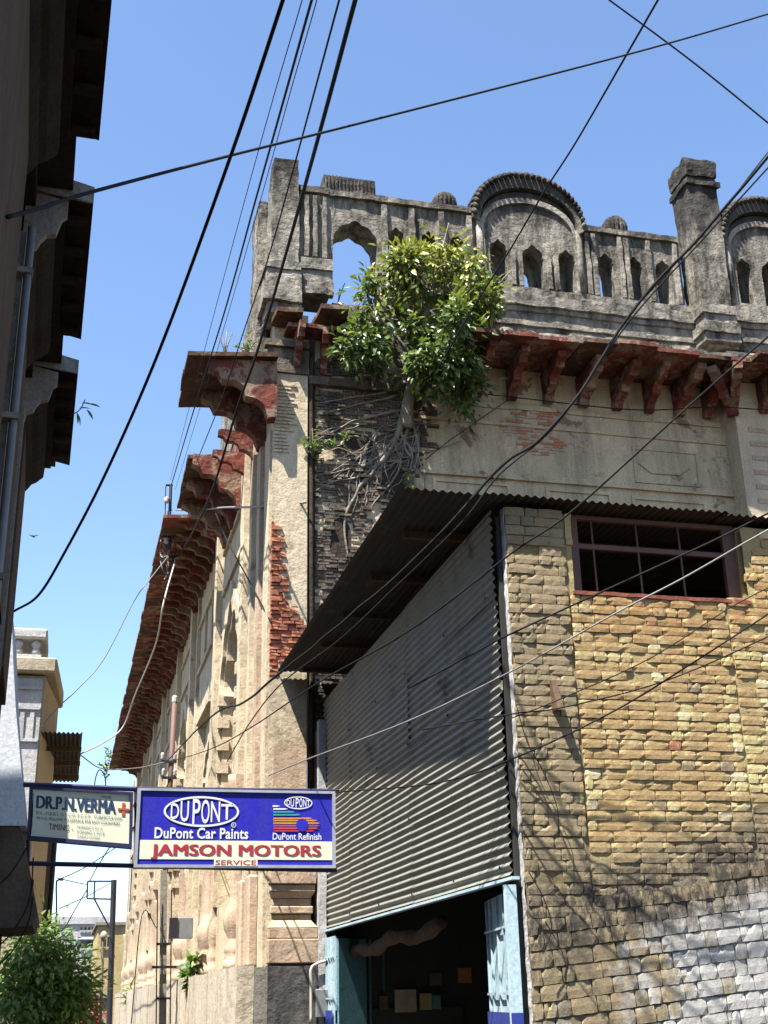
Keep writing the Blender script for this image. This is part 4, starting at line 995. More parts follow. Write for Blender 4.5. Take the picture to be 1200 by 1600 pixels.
# tall letters that follow the oval: short at the ends, tall in the middle
for ch, f0, f1, hz in (('D', 0.0, 0.135, 0.62), ('U', 0.155, 0.29, 0.82), ('P', 0.35, 0.475, 1.0), ('O', 0.49, 0.625, 0.96), ('N', 0.645, 0.795, 0.82), ('T', 0.81, 1.0, 0.62)):
    h = (b[1] - a[1]) * hz / 2; text(ch, a[0] + w3 * f0, a[0] + w3 * f1, az - h, az + h, YT, 'signwhite', blue, 0.01)
a, b = SG(241, 1310), SG(388, 1294); text('DuPont Car Paints', a[0], b[0], a[1], b[1], YT, 'signwhite', blue, 0.022, space=1.04)
rx, rz = SG(365, 1289); ring(rx, rz, 0.022, 0.022, 0.005, YT, 'signwhite', blue, 'registered_mark', 20); text('R', rx - .008, rx + .008, rz - .010, rz + .010, YT, 'signwhite', blue)
a, b = SG(235, 1342), SG(502, 1321); text2('JAMSON MOTORS', a[0] + .008, b[0] - .008, a[1], b[1], SY - 0.004, 'signred', blue, space=1.02)
a, b = SG(334, 1354), SG(402, 1343)
MB().box(a[0], b[0], SY - 0.016, SY - 0.0125, a[1] + .004, b[1] - .002).build('service_panel', 'signpale', blue)
text('SERVICE', a[0] + .012, b[0] - .012, a[1] + 0.012, b[1] - 0.008, SY - 0.0175, 'signred', blue, 0.012)
rx, rz = SG(466, 1254.5); ring(rx, rz, 0.128, 0.056, 0.009, YT, 'signwhite', blue)
for ch, f0, f1, hz in (('D', -0.98, -0.68, 0.6), ('U', -0.64, -0.36, 0.82), ('P', -0.22, 0.04, 1.0), ('O', 0.08, 0.36, 0.96), ('N', 0.40, 0.68, 0.82), ('T', 0.70, 1.0, 0.6)):
    text(ch, rx + 0.108 * f0, rx + 0.108 * f1, rz - 0.042 * hz, rz + 0.042 * hz, YT, 'signwhite', blue, 0.01)
for v, u0, u1, mt in ((1259.5, 426, 438, 'signwhite'), (1264, 427, 450, 'signwhite'), (1268.5, 427, 461, 'teal'), (1273, 427, 470, 'teal'), (1278.5, 427, 488, 'amber'), (1282, 427, 496, 'amber'), (1286, 427, 500, 'amber'), (1290, 427, 500, 'signorange'), (1294, 427, 498, 'signorange'), (1298, 428, 492, 'crimson')):
    q0, q1 = SG(u0, v), SG(u1, v); MB().plate([(q0[0], q0[1] - .007), (q1[0] - .03, q1[1] - .007), (q1[0], q1[1]), (q1[0] - .03, q1[1] + .006), (q0[0], q0[1] + .006)], [], front(YT), 0, 0.002).build('speed_stripe', mt, blue)
cx_, cz_ = SG(472, 1289); ring(cx_, cz_, 0.055, 0.055, 9, YT - 0.003, 'signblue', blue, 'wheel_disc', 28)
a, b = SG(426, 1312), SG(502, 1302); text('DuPont Refinish', a[0], b[0], a[1], b[1], YT, 'signwhite', blue, 0.012)
# doctor's board, hanging slightly askew
tlx, tlz = SG(46, 1229); trx, trz = SG(208, 1238); brx, brz = SG(206, 1326); blx, blz = SG(42, 1312)
doc = root('sign_board', ((tlx + trx) / 2, SY, blz), 'pale hand-painted doctor sign board with red cross and navy letters', 'sign')
def DB(s, t):  # s 0..1 left to right, t 0..1 bottom to top
    return (blx + (brx - blx) * s) * (1 - t) + (tlx + (trx - tlx) * s) * t, (blz + (brz - blz) * s) * (1 - t) + (tlz + (trz - tlz) * s) * t
def warp_plate(name, s0, s1, t0, t1, y0, y1, mat, hole=None):
    o = [DB(s0, t0), DB(s1, t0), DB(s1, t1), DB(s0, t1)]
    h = [[DB(hole[0], hole[2]), DB(hole[1], hole[2]), DB(hole[1], hole[3]), DB(hole[0], hole[3])]] if hole else []
    return MB().plate(o, h, front(SY), y0, y1).build(name, mat, doc)
warp_plate('board', 0.02, 0.98, 0.03, 0.97, 0.0, 0.05, 'signpale')
warp_plate('frame', 0, 1, 0, 1, -0.02, 0.07, 'frame_navy', (0.035, 0.97, 0.075, 0.955))
def dtext(body, s0, s1, t0, t1, mat, bold=0.0, fwd=0.0):
    o = text(body, 0, 1, 0, 1, 0, mat, None, bold)
    me = o.data; off = o.location.copy()
    for v in me.vertices:
        p = v.co + off; x, z = DB(s0 + (s1 - s0) * p.x, t0 + (t1 - t0) * p.z); v.co = Vector((x, SY - 0.004 - fwd, z)) - WL[doc]
    o.location = (0, 0, 0); o.parent = doc; WL[o] = WL[doc]; return o
for i_, d_ in enumerate((-0.006, 0, 0.006)): dtext('DR.P.N.VERMA', 0.078 + d_, 0.832 + d_, 0.60, 0.84, 'signnavy', 0, 0.0006 * i_)
dtext('PHONE', 0.70, 0.79, 0.86, 0.91, 'signnavy')
for nm, s0, s1, t0, t1 in (('cross_bar', 0.855, 0.965, 0.665, 0.70), ('cross_bar', 0.895, 0.925, 0.57, 0.80)): warp_plate(nm, s0, s1, t0, t1, -0.006 - 0.002 * (s0 < 0.87), -0.001, 'signorange')
dtext('B.A., M.B.B.S. D.T.C.D. F.C.C.P.  TUBERCULOSIS', 0.08, 0.90, 0.475, 0.545, 'signgrey')
dtext('W.H.O. FELLOW TO JAPAN & FAR EAST COUNTRIES', 0.08, 0.88, 0.375, 0.445, 'signnavy')
dtext('TIMING -', 0.20, 0.43, 0.215, 0.335, 'rustpole')
for i in range(3): dtext(('MORNING 9 TO 12', 'EVENING 5 TO 8', 'SUNDAY CLOSED')[i], 0.47, 0.47 + (0.24, 0.26, 0.22)[i], 0.285 - i * 0.085, 0.335 - i * 0.085, 'signgrey')
# steel frame carrying both boards
fr_ = root('sign_gantry', (-0.45, SY, 2.6), 'navy steel gantry reaching from the pale wall and carrying both sign boards', 'sign gantry')
def bar(name, a, b, r=0.018): MB().tube([a, b], r, 6).build(name, 'frame_navy', fr_)
q = lambda u, v, y=SY + 0.09: PY(u, v, y)
bar('top_bar', q(36, 1226), q(212, 1233), 0.022); bar('bottom_bar', q(42, 1349), q(526, 1360), 0.020); bar('upright', q(44, 1312), q(43, 1349), 0.016)
bar('brace', q(212, 1356), q(212, 1230), 0.014); bar('top_rail', q(212, 1231), q(530, 1235), 0.012)

# ================================================================== left row of houses
AL = math.radians(1.484)
house = root('balcony_house', (-0.9, 5.5, 0), 'dark shaded house at left with projecting stone hoods over its windows', 'house')
def HL(s, t, z):   # along the lane, out from the wall, up
    return (-0.31 + t * math.cos(AL) - s * math.sin(AL), t * math.sin(AL) + s * math.cos(AL), z)
def hbox(s0, s1, t0, t1, z0, z1, name, mat, par=house, **k):
    return MB().frustum([HL(s0, t0, z0), HL(s1, t0, z0), HL(s1, t1, z0), HL(s0, t1, z0)], [HL(s0, t0, z1), HL(s1, t0, z1), HL(s1, t1, z1), HL(s0, t1, z1)]).build(name, mat, par, **k)
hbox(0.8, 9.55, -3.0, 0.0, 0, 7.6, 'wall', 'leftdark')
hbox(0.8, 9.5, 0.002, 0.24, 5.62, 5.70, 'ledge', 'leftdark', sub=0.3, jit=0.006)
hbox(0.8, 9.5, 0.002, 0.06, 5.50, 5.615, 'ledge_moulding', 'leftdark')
def hood(s0, s1, profile):
    o = [(0.002, 5.72), (0.352, 5.66), (0.352, 5.59), (0.21, 5.62), (0.21, 5.55), (0.165, 5.55), (0.16, 5.47), (0.11, 5.42), (0.075, 5.40), (0.05, 5.36), (0.002, 5.30)]
    m = MB(); m.plate(o, [], lambda t, z, s: HL(s, t, z), s0, s1); h = m.build('window_hood', 'leftdark', house)
    m = MB(); m.plate(profile, [], lambda t, z, s: HL(s, t, z), s0 - 0.045, s0 - 0.002); m.build('cusped_bracket', 'leftgrey', h)
    m = MB(); m.plate([(0.0, 5.60), (0.352, 5.56), (0.352, 5.66), (0.0, 5.74)], [], lambda t, z, s: HL(s, t, z), s0 - 0.06, s0 - 0.046); m.build('hood_edge', 'leftgrey', h)
    k_ = s0 + 0.12
    while k_ < s1 - 0.05:
        hbox(k_, k_ + 0.05, 0.215, 0.33, 5.555, 5.588, 'soffit_batten', 'leftdark', h); k_ += 0.31
    hbox(s0 + 0.25, s1 - 0.25, 0.004, 0.04, 3.6, 5.25, 'shutter', 'wood', h)
cus = [(0.01, 5.60), (0.225, 5.56), (0.225, 5.47), (0.20, 5.45), (0.185, 5.39), (0.175, 5.35), (0.13, 5.34), (0.10, 5.30), (0.085, 5.26), (0.045, 5.24), (0.03, 5.17), (0.01, 5.08)]
hood(1.0, 5.25, cus); hood(5.80, 7.30, cus); hood(7.78, 9.38, cus)
for s in (5.66, 7.64, 3.2):
    hbox(s, s + 0.07, 0.002, 0.035, 0, 5.28, 'pilaster', 'leftgrey')
    hbox(s + 0.085, s + 0.12, 0.002, 0.02, 0, 5.28, 'pilaster_fillet', 'leftdark')
for zc in (3.4, 4.2, 5.0): hbox(5.59, 5.65, 0.002, 0.085, zc, zc + 0.03, 'pipe_clip', 'leftgrey')
for s in (5.62,): MB().tube([HL(s, 0.06, 0), HL(s, 0.06, 5.28)], 0.02, 8).build('pipe_gap_tube', 'cablegrey', house, smooth=True)
# seedling on the hood edge
sd = root('seedling', HL(8.6, 0.34, 5.66), 'small leafy seedling sprouting from the edge of the dark stone hood', 'seedling')
def leaf_mesh(L, W, droop=0.15, fold=0.12):
    m = MB(); n = 5; vs = []; fs = []
    for i in range(n + 1):
        t = i / n; wd = W * math.sin(math.pi * min(1, t * 0.93 + 0.04)) ** 0.8 * (1 - 0.25 * t); z = -droop * L * t * t
        vs += [(t * L, -wd / 2, z + fold * wd), (t * L, 0, z), (t * L, wd / 2, z + fold * wd)]
    for i in range(n):
        k = i * 3; fs += [(k, k + 3, k + 4, k + 1), (k + 1, k + 4, k + 5, k + 2)]
    m.add(vs, fs); return m
lf = mesh_only(leaf_mesh(0.085, 0.032), 'leaf', 'weed', True)
MB().tube(spline([HL(8.6, 0.33, 5.66), HL(8.55, 0.39, 5.69), HL(8.5, 0.42, 5.75)], 4), 0.004, 5).build('stem', 'bark', sd)
for (s, t, z, rx_, ry_, rz_) in ((8.55, .385, 5.70, 0.8, -0.3, 0.2), (8.52, .40, 5.73, 0.9, -0.1, 0.1), (8.5, .45, 5.72, 1.0, 0.15, -0.1), (8.52, .44, 5.68, 1.0, 0.9, 0.0), (8.58, .37, 5.68, 1.1, 1.3, 0.4), (8.57, .38, 5.66, 1.2, 1.1, 0.7)):
    place('leaf', lf, sd, HL(s, t, z), (rx_, ry_, rz_))
# pale flaring corner block that carries the sign frame
kio = root('plastered_corner', (-1.3, 11.2, 0), 'pale blue plastered corner of a low house flaring over a brown corbel', 'house')
prof = [(-3.2, 4.87), (-0.63, 4.87), (-0.57, 4.36), (-0.515, 3.95), (-0.45, 3.57), (-0.35, 2.98), (-3.2, 2.98)]
MB().plate(prof, [], front(10.8), 0, 1.5).build('upper_wall', 'bluewash', kio)
MB().plate([(-3.2, 2.975), (-0.40, 2.975), (-0.34, 2.8), (-0.21, 2.31), (-0.24, 2.21), (-0.41, 2.19), (-3.2, 2.19)], [], front(10.83), 0, 1.4).build('corbel', 'brown', kio)
MB().box(-0.62, -0.52, 11.9, 12.1, 0, 2.185).build('post', 'wood', kio)
MB().box(-3.4, -1.7, 11.4, 17.5, 2.2, 8.3).build('unseen_sky_block', 'brown', kio)  # unseen mass added to keep sky fill off the tin wall
MB().box(-3.2, -1.25, 10.9, 12.2, 0, 2.185).build('lower_wall', 'brown', kio)
for v0, v1 in ((1300, 1240), (1395, 1340), (1425, 1375)):
    MB().tube(spline([PY(-10, v0 + 90, 10.78), PY(20, v0 + 60, 10.76), PY(46, v0 + 10, 10.76), PY(52, v1, 10.9)], 6), 0.006, 5).build('loose_wire', 'cable', kio)
# cream turret house further on
tur = root('turret_house', (-1.2, 23, 0), 'cream turret house with white railing top beyond the pale corner', 'house')
fp = [(-3.0, 22.0), (-0.60, 22.0), (-0.38, 24.2), (-0.38, 24.6), (-3.0, 24.6)]
MB().frustum([(x, y, 0) for x, y in fp], [(x, y, 6.95) for x, y in fp]).build('wall', 'creamfar', tur)
MB().box(-2.9, -0.63, 21.97, 21.995, 3.0, 6.9).build('white_face', 'white', tur)
cp = [(-3.1, 21.8), (-0.42, 21.8), (-0.30, 24.3), (-0.30, 24.7), (-3.1, 24.7)]
MB().frustum([(x, y, 6.98) for x, y in cp], [(x, y, 7.24) for x, y in cp]).build('cap', 'creamfar', tur, bevel=0.03)
MB().box(-1.5, -0.70, 22.1, 23.4, 7.25, 7.36).build('pier_base', 'white', tur)
for x in (-1.45, -1.1, -0.8):
    MB().lathe((x, 22.2, 7.365), [(0.05, 0), (0.09, 0.05), (0.05, 0.12), (0.09, 0.2), (0.05, 0.27)], 10).build('baluster', 'white', tur, smooth=True)
MB().box(-1.55, -0.62, 22.05, 23.5, 7.64, 7.82).build('top_slab', 'white', tur, bevel=0.03)
for k in range(6): MB().box(-1.6 + k * 0.16, -1.53 + k * 0.16, 21.94, 21.968, 5.85, 6.3).build('fluting', 'white', tur)
for z in (6.35, 5.8, 6.7): MB().box(-1.75, -0.64, 21.93, 21.966, z, z + 0.05).build('string_course', 'white', tur)
# tin awning on the turret
aw = root('tin_awning', (-0.3, 24, 5.9), 'rusty corrugated tin awning jutting over the lane from the cream turret', 'awning')
vs, fs = corrugated(4.6, 0.70, 0.016, nl=5, per=8); 
PIT_ = PIT
m = MB(); m.add([(-0.60 + b, 22.0 + a, 5.98 - 0.02 * a + d) for a, b, d in vs], fs); m.build('sheet', 'roofsheet', aw, smooth=True)
for y in (22.9, 24.2, 25.6): MB().box(-0.62, 0.1, y, y + 0.06, 5.85 - 0.02 * (y - 22), 5.93 - 0.02 * (y - 22)).build('batten', 'wood', aw)
# houses further down on the left
h3 = root('narrow_house', (-1.5, 31, 0), 'narrow grey and cream house with a pale pilaster beyond the tin awning', 'house')
MB().box(-4, -0.62, 28, 34, 0, 5.8).build('wall', 'creamfar', h3)
MB().box(-0.66, -0.50, 27.9, 28.2, 0, 5.9).build('pilaster', 'white', h3); MB().box(-0.615, -0.32, 28.6, 30.2, 0, 5.6).build('bay', 'concrete', h3)
MB().tube([(-0.30, 28.5, 0), (-0.30, 28.5, 5.6)], 0.05, 8).build('pipe_gap_tube', 'iron', h3)

# ================================================================== poles and service brackets
pole = root('utility_pole', (1.98, 26, 0), 'tall concrete utility pole with a grey switch box beside the terrace wall', 'utility pole')
pt, pm_, pb_ = PY(273, 1097, 26), PY(262, 1330, 26), PY(254, 1600, 26)
MB().tube([(pb_.x, 26, 0), (pb_.x, 26, pb_.z), tuple(PY(256, 1360, 26))], lambda t: 0.10 - 0.015 * t, 4).build('shaft', 'concrete', pole)
MB().tube([tuple(PY(258, 1365, 26)), tuple(pt)], 0.055, 8).build('upper_pipe', 'rustpole', pole, smooth=True)
MB().lathe((pt.x, 26, pt.z), [(0.06, 0), (0.06, 0.1), (0.03, 0.14), (0.01, 0.15)], 10).build('cap', 'cablewhite', pole)
for v, w_ in ((1191, 0.22), (1216, 0.2)):
    c = PY(268, v, 26); arm = MB().box(c.x - w_, c.x + 0.1, 25.93, 25.97, c.z - 0.025, c.z + 0.025).build('cross_arm', 'iron', pole)
    for d in (-w_ + 0.03, 0.06): MB().lathe((c.x + d, 25.95, c.z + 0.026), [(0.02, 0), (0.045, 0.04), (0.03, 0.08), (0.045, 0.11), (0.02, 0.16)], 10).build('insulator', 'porcelain', arm, smooth=True)
c = PY(248, 1511, 26); arm = MB().box(c.x - 0.14, c.x + 0.5, 25.85, 25.89, c.z - 0.03, c.z + 0.02).build('cross_arm', 'iron', pole)
c1, c2 = PY(264, 1467, 25.9), PY(301, 1434, 25.9); MB().box(c1.x, c2.x, 25.75, 25.98, c1.z, c2.z).build('switch_box', 'box', pole, bevel=0.01)
MB().box(c1.x - 0.02, c1.x + 0.14, 25.72, 25.748, c1.z + 0.01, c2.z - 0.005).build('box_shade', 'iron', pole)
for u in (244, 266): MB().tube([PY(u, 1600, 25.85), PY(u + 1, 1500, 25.85), PY(u + 2, 1390, 25.85)], 0.012, 6).build('conduit', 'cable', pole)
for v in (1560, 1475): c = PY(255, v, 26); MB().box(c.x - 0.13, c.x + 0.13, 25.88, 26.12, c.z - 0.02, c.z + 0.02).build('clamp', 'iron', pole)
pole2 = root('utility_pole', (PY(174, 1600, 40).x, 40, 0), 'dark steel pole with a square wire frame at its top, far down the lane', 'utility pole')
q2 = lambda u, v: PY(u, v, 40)
MB().tube([(q2(172, 1600).x, 40, 0), q2(174, 1500), q2(178, 1375)], 0.085, 8).build('shaft', 'iron', pole2)
for a, b in (((137, 1377), (178, 1377)), ((137, 1377), (136, 1404)), ((136, 1404), (177, 1405)), ((148, 1377), (147, 1404)), ((147, 1404), (174, 1455))): MB().tube([q2(*a), q2(*b)], 0.025, 6).build('frame_bar', 'iron', pole2)
lp = root('street_lamp', (PY(90, 1500, 30).x, 30, 0), 'thin grey lamp post with a short curved arm beside the narrow house', 'street lamp')
MB().tube(spline([(PY(87, 1500, 30).x, 30, 0), PY(87, 1460, 30), PY(88, 1385, 30), PY(90, 1376, 30), PY(96, 1374, 30)], 6), 0.018, 8).build('post', 'iron', lp)
MB().box(PY(94, 1374, 30).x, PY(99, 1374, 30).x, 29.95, 30.05, PY(94, 1376, 30).z, PY(94, 1372, 30).z).build('lamp_head', 'box', lp)
pole3 = root('thin_pole', (PY(161, 1500, 33).x, 33, 0), 'slim pale pole in front of the square-framed steel pole', 'pole')
MB().tube([(PY(160, 1590, 33).x, 33, 0), PY(161, 1470, 33)], 0.035, 8).build('shaft', 'concrete', pole3)
lp_ = (PY(162, 1468, 33)); MB().lathe((lp_.x, 33, lp_.z), [(0.04, 0), (0.09, 0.05), (0.08, 0.15), (0.02, 0.2)], 10).build('lamp', 'porcelain', pole3, smooth=True)

br = root('service_bracket', tuple(PZ(262, 830, 10.95)), 'steel wire bracket with insulators and tangled cable coils on the side eave', 'wire bracket')
bb = PZ(262, 830, 10.95); by = bb.y
QB = lambda u, v: PY(u, v, by)
MB().tube([QB(263, 860), QB(267, 757)], 0.035, 6).build('upright', 'iron', br)
MB().tube([QB(259, 758), QB(270, 758)], 0.025, 6).build('arm', 'iron', br); MB().tube([QB(259, 760), QB(258, 806)], 0.012, 6).build('stay', 'iron', br)
for v in (787, 830, 850): p = QB(260, v); MB().lathe((p.x, by - 0.03, p.z), [(0.03, 0), (0.07, 0.03), (0.04, 0.06), (0.07, 0.1), (0.03, 0.14)], 10).build('insulator', 'porcelain', br, smooth=True)
for k in range(9):      # tangled coils
    R = random.Random(50 + k); cx, cz = R.uniform(255, 270), R.uniform(815, 885)
    pts = [QB(cx + R.uniform(4, 8) * math.sin(t * (1 + 0.3 * R.random())), cz + R.uniform(12, 25) * math.cos(t)) + Vector((0, R.uniform(-.1, .1), 0)) for t in [i * 0.7 for i in range(12)]]
    MB().tube(spline(pts, 3), 0.010, 4).build('cable_coil', 'cablegrey' if k % 3 else 'cable', br)
for k in range(3):
    c = QB(355 + k * 3, 806 + k * 3); pts = [c + Vector((0.20 * math.cos(t) * (1 + k * .1), -0.02 * t, 0.20 * math.sin(t))) for t in [i * 0.35 for i in range(20)]]
    MB().tube(pts, 0.014, 5).build('cable_coil', 'cablewhite', br)

# ================================================================== cables
def cable(pts, px, mat, label, seg=8, kink=0.0):
    """pts: (u, v, distance along the lane)"""
    P = [PY(u, v, y) for u, v, y in pts]
    P = spline(P, seg)
    d = sum((p - Vector((0, 0, EYE))).length for p in P) / len(P)
    if kink: P = [p + mnoise.noise_vector(p * 2.2) * kink for p in P]
    dists = [max(1.0, (p - Vector((0, 0, EYE))).length) for p in P]
    r = max(0.003, px / 2 / FPX * float(np.median(dists)))
    o = MB().tube(P, r, 6).build('cable', mat, smooth=True)
    return tag(o, label, 'cable', 'cables strung over the lane')
cable([(12, 339, 3.9), (60, 326, 4.2), (150, 298, 4.8), (360, 243, 6.0), (600, 183, 7), (1000, 80, 8), (1200, 22, 8.5), (1320, -15, 8.8)], 4.0, 'cable', 'thick black cable crossing the whole sky from left hood to upper right')
cable([(462, -60, 4.2), (442, 0, 4.5), (360, 245, 5.6), (250, 545, 7.2), (165, 740, 8.3), (100, 865, 9.0), (60, 930, 9.4), (22, 955, 9.55)], 4.6, 'cable', 'thick black cable sagging down to the end of the dark left house')
cable([(572, -60, 6), (555, 0, 6.5), (500, 205, 8.5), (440, 420, 12), (400, 555, 15), (370, 640, 16.5), (328, 775, 19), (285, 860, by - .3), (268, 872, by - .1)], 4.0, 'cable', 'thick black cable running past the corner post down to the wire bracket')
cable([(505, -60, 6), (487, 0, 6.5), (445, 150, 8), (400, 310, 10.5), (350, 490, 14), (300, 650, 19), (268, 757, by)], 3.0, 'cable', 'medium black cable left of the corner post ending at the bracket top')
cable([(486, -60, 6), (472, 0, 6.5), (425, 160, 8.2), (375, 340, 11), (320, 545, 15.5), (266, 750, by)], 1.3, 'cable', 'faint thin wire leftmost of the bundle falling to the bracket')
cable([(508, -60, 6), (495, 0, 6.5), (452, 150, 8), (405, 320, 10.7), (352, 505, 14.5), (274, 765, by)], 1.3, 'cable', 'faint thin wire between the medium black cable and the post')
cable([(548, -60, 6), (530, 0, 6.5), (465, 240, 9), (420, 400, 11.5), (380, 520, 14.3), (340, 640, 17), (285, 775, by)], 2.2, 'cable', 'slim black cable just left of the thick one at the corner post')
cable([(1060, -55, 8), (1028, 0, 8.3), (985, 75, 9), (900, 222, 11), (850, 300, 12), (797, 390, 13.4), (740, 480, 14.5), (685, 575, 15.6)], 2.8, 'cable', 'black cable dropping from top right into the fig tree')
cable([(870, -60, 9), (952, 0, 9), (1080, 95, 9), (1200, 192, 9), (1300, 275, 9)], 2.8, 'cable', 'short black cable crossing the upper right corner of the sky')
cable([(1320, 110, 6.8), (1200, 245, 7.2), (1110, 352, 7.6), (1000, 470, 8.0), (940, 560, 8.2), (895, 630, 8.3), (840, 690, 8.4), (795, 718, 8.5), (760, 752, 8.6), (700, 822, 8.8), (600, 918, 9.4), (560, 950, 9.8), (520, 985, 10.2), (430, 1058, 12), (380, 1098, 14), (330, 1120, 17), (262, 1188, 25.8)], 4.6, 'cable', 'thick kinked black cable crossing the parapet right side down past the canopy', kink=0.012)
cable([(1320, 130, 7.0), (1200, 262, 7.4), (1100, 372, 7.8), (985, 500, 8.2), (870, 662, 8.6), (780, 742, 8.8), (720, 818, 9.0), (610, 925, 9.6), (530, 1000, 10.4), (440, 1068, 12.4), (390, 1130, 14.5), (355, 1190, 17)], 2.6, 'cable', 'slim black cable running just under the thick kinked one')
cable([(1320, 95, 7.0), (1200, 238, 7.3), (1120, 340, 7.6), (1010, 462, 8.0)], 1.8, 'cable', 'short thin wire twisted over the thick kinked cable at the right edge')
cable([(1320, 425, 7.0), (1200, 526, 7.3), (1070, 640, 7.8), (896, 797, 8.4), (800, 864, 8.8), (640, 985, 9.6), (500, 1065, 11.5), (395, 1135, 15), (330, 1170, 19), (264, 1191, 25.8)], 3.0, 'cable', 'long dark cable sloping from right edge under the bracketed eave across the canopy')
cable([(1320, 768, 7.2), (1200, 828, 7.4), (1068, 903, 7.8), (962, 958, 8.1), (797, 1050, 8.7), (637, 1127, 9.6), (479, 1187, 11.1), (420, 1212, 12.5)], 2.6, 'cablegrey', 'pale sunlit cable crossing window and tin wall down to the blue sign')
cable([(1320, 745, 7.6), (1196, 804, 7.9), (1108, 848, 8.1), (907, 940, 8.6), (797, 991, 8.9), (760, 1010, 9.3), (640, 1075, 9.9)], 3.0, 'cable', 'black cable crossing the shed window just above the pale one')
cable([(1260, 890, 9.0), (1149, 945, 9.1), (1017, 1028, 9.2), (881, 1090, 9.3), (800, 1122, 9.35)], 1.8, 'cable', 'thin wire slanting over the brick wall below the window')
cable([(1300, 900, 8.6), (1200, 960, 8.8), (1090, 1031, 8.9), (965, 1108, 9.0), (819, 1178, 9.2), (690, 1222, 10.2), (524, 1238, 11.1)], 2.6, 'cable', 'black cable crossing the middle of the brick wall to the blue sign')
cable([(1300, 945, 8.8), (1200, 995, 8.9), (1039, 1064, 9.0), (881, 1105, 9.2), (797, 1116, 9.4), (660, 1140, 10.2)], 2.2, 'cable', 'lower black cable nearly level across the middle of the brick wall')
cable([(620, 610, 17.3), (748, 615, 17.35), (985, 640, 17.3), (1120, 636, 16.9), (1260, 646, 16.9)], 1.8, 'cable', 'thin wire strung along the mansion wall under the red brackets')
cable([(275, 797, by), (310, 797, by - 1), (350, 793, 20.3), (400, 792, 18.4), (478, 785, 17.3)], 3.0, 'cablegrey', 'light grey wire from the bracket across the corner pilaster')
cable([(337, 802, 20.6), (355, 845, 20), (385, 900, 19), (424, 973, 17.35)], 2.2, 'cable', 'dark wire slanting down the side wall to the worn red bricks')
cable([(262, 870, by), (232, 908, 22), (209, 940, 22), (162, 1030, 22), (121, 1077, 22), (90, 1106, 22.2), (65, 1136, 22.0)], 1.8, 'cablegrey', 'grey wire sagging from the bracket to the cream turret')
cable([(275, 872, by), (256, 940, 23), (243, 1007, 24), (211, 1086, 25), (192, 1136, 25.5), (162, 1160, 25), (126, 1178, 24)], 2.4, 'cablewhite', 'pale wire looping before the red eave down to the tin awning')
cable([(126, 1180, 24), (160, 1201, 25), (215, 1200, 25.5), (257, 1191, 25.9)], 1.8, 'cablegrey', 'short wire from the tin awning to the pole cross arm')
cable([(152, 1260, 20), (148, 1225, 20), (155, 1203, 20), (164, 1215, 20), (164, 1250, 20), (152, 1290, 20)], 1.8, 'cable', 'black cable loop hanging behind the doctor sign')
cable([(136, 1390, 40), (118, 1420, 38), (104, 1445, 36), (96, 1455, 34)], 1.6, 'cable', 'thin wire from the square frame down behind the tree')
cable([(136, 1382, 40), (115, 1378, 36), (90, 1372, 30.1)], 1.4, 'cable', 'thin wire between the square frame and the lamp post')
cable([(140, 1377, 40), (150, 1358, 36), (158, 1345, 33), (175, 1320, 29), (212, 1290, 24)], 1.6, 'cable', 'thin wire rising from the square frame behind the signs')
cable([(90, 1375, 30), (120, 1362, 30), (150, 1345, 30), (190, 1318, 30)], 1.4, 'cable', 'thin wire rising rightward from the lamp post behind the signs')
cable([(92, 1420, 30), (110, 1412, 31), (140, 1398, 34), (172, 1380, 40)], 1.3, 'cable', 'thin low wire between lamp post and square-framed pole')
cable([(205, 1600, 25.5), (222, 1430, 25.6), (246, 1452, 25.9)], 1.5, 'cable', 'thin stay wire left of the concrete utility pole')
cable([(665, 718, 17.4), (700, 690, 17.42), (750, 655, 17.42), (793, 625, 17.4)], 1.4, 'cable', 'thin wire lying against the plaster below the fig tree')
cable([(826, 1362, 9.45), (850, 1405, 9.46), (862, 1450, 9.46), (848, 1490, 9.46)], 1.6, 'cable', 'loose wire hanging down the brick pier beside the tin wall end')
cable([(806, 1100, 9.5), (824, 1160, 9.48), (846, 1200, 9.47), (870, 1260, 9.46), (872, 1310, 9.46)], 1.4, 'cable', 'dark creeper-like wire on the middle of the brick pier')

# ================================================================== plants
def leaves(name, mat, parent, pts, dirs, L, W, seed=1, droop=0.25):
    """many small folded leaves, each its own island"""
    R = np.random.default_rng(seed); n = len(pts); P = np.array(pts, float); D = np.array(dirs, float)
    D /= np.linalg.norm(D, axis=1, keepdims=True) + 1e-9
    up = R.normal(size=(n, 3)) * 0.55 + np.array([-0.25, -0.35, 1.0]); S = np.cross(D, up); S /= np.linalg.norm(S, axis=1, keepdims=True) + 1e-9; Nn = np.cross(S, D)
    Ls = (L * R.uniform(0.5, 1.3, n))[:, None]; Ws = Ls * W / L
    V = np.stack([P, P + D * Ls * 0.30 - S * Ws * 0.46 + Nn * Ws * 0.10, P + D * Ls * 0.30 + S * Ws * 0.46 + Nn * Ws * 0.10, P + D * Ls * 0.45 - Nn * Ls * 0.02, P + D * Ls * 0.68 - S * Ws * 0.36 - Nn * Ls * droop * 0.3, P + D * Ls * 0.68 + S * Ws * 0.36 - Nn * Ls * droop * 0.3, P + D * Ls - Nn * Ls * droop], 1).reshape(-1, 3)
    fs = []
    for i in range(n):
        k = i * 7; fs += [(k, k + 3, k + 1), (k, k + 2, k + 3), (k + 1, k + 3, k + 4), (k + 3, k + 2, k + 5), (k + 3, k + 6, k + 4), (k + 3, k + 5, k + 6)]
    m = MB(); m.v = [tuple(v) for v in V]; m.f = fs
    o = m.build(name, mat, parent); return o
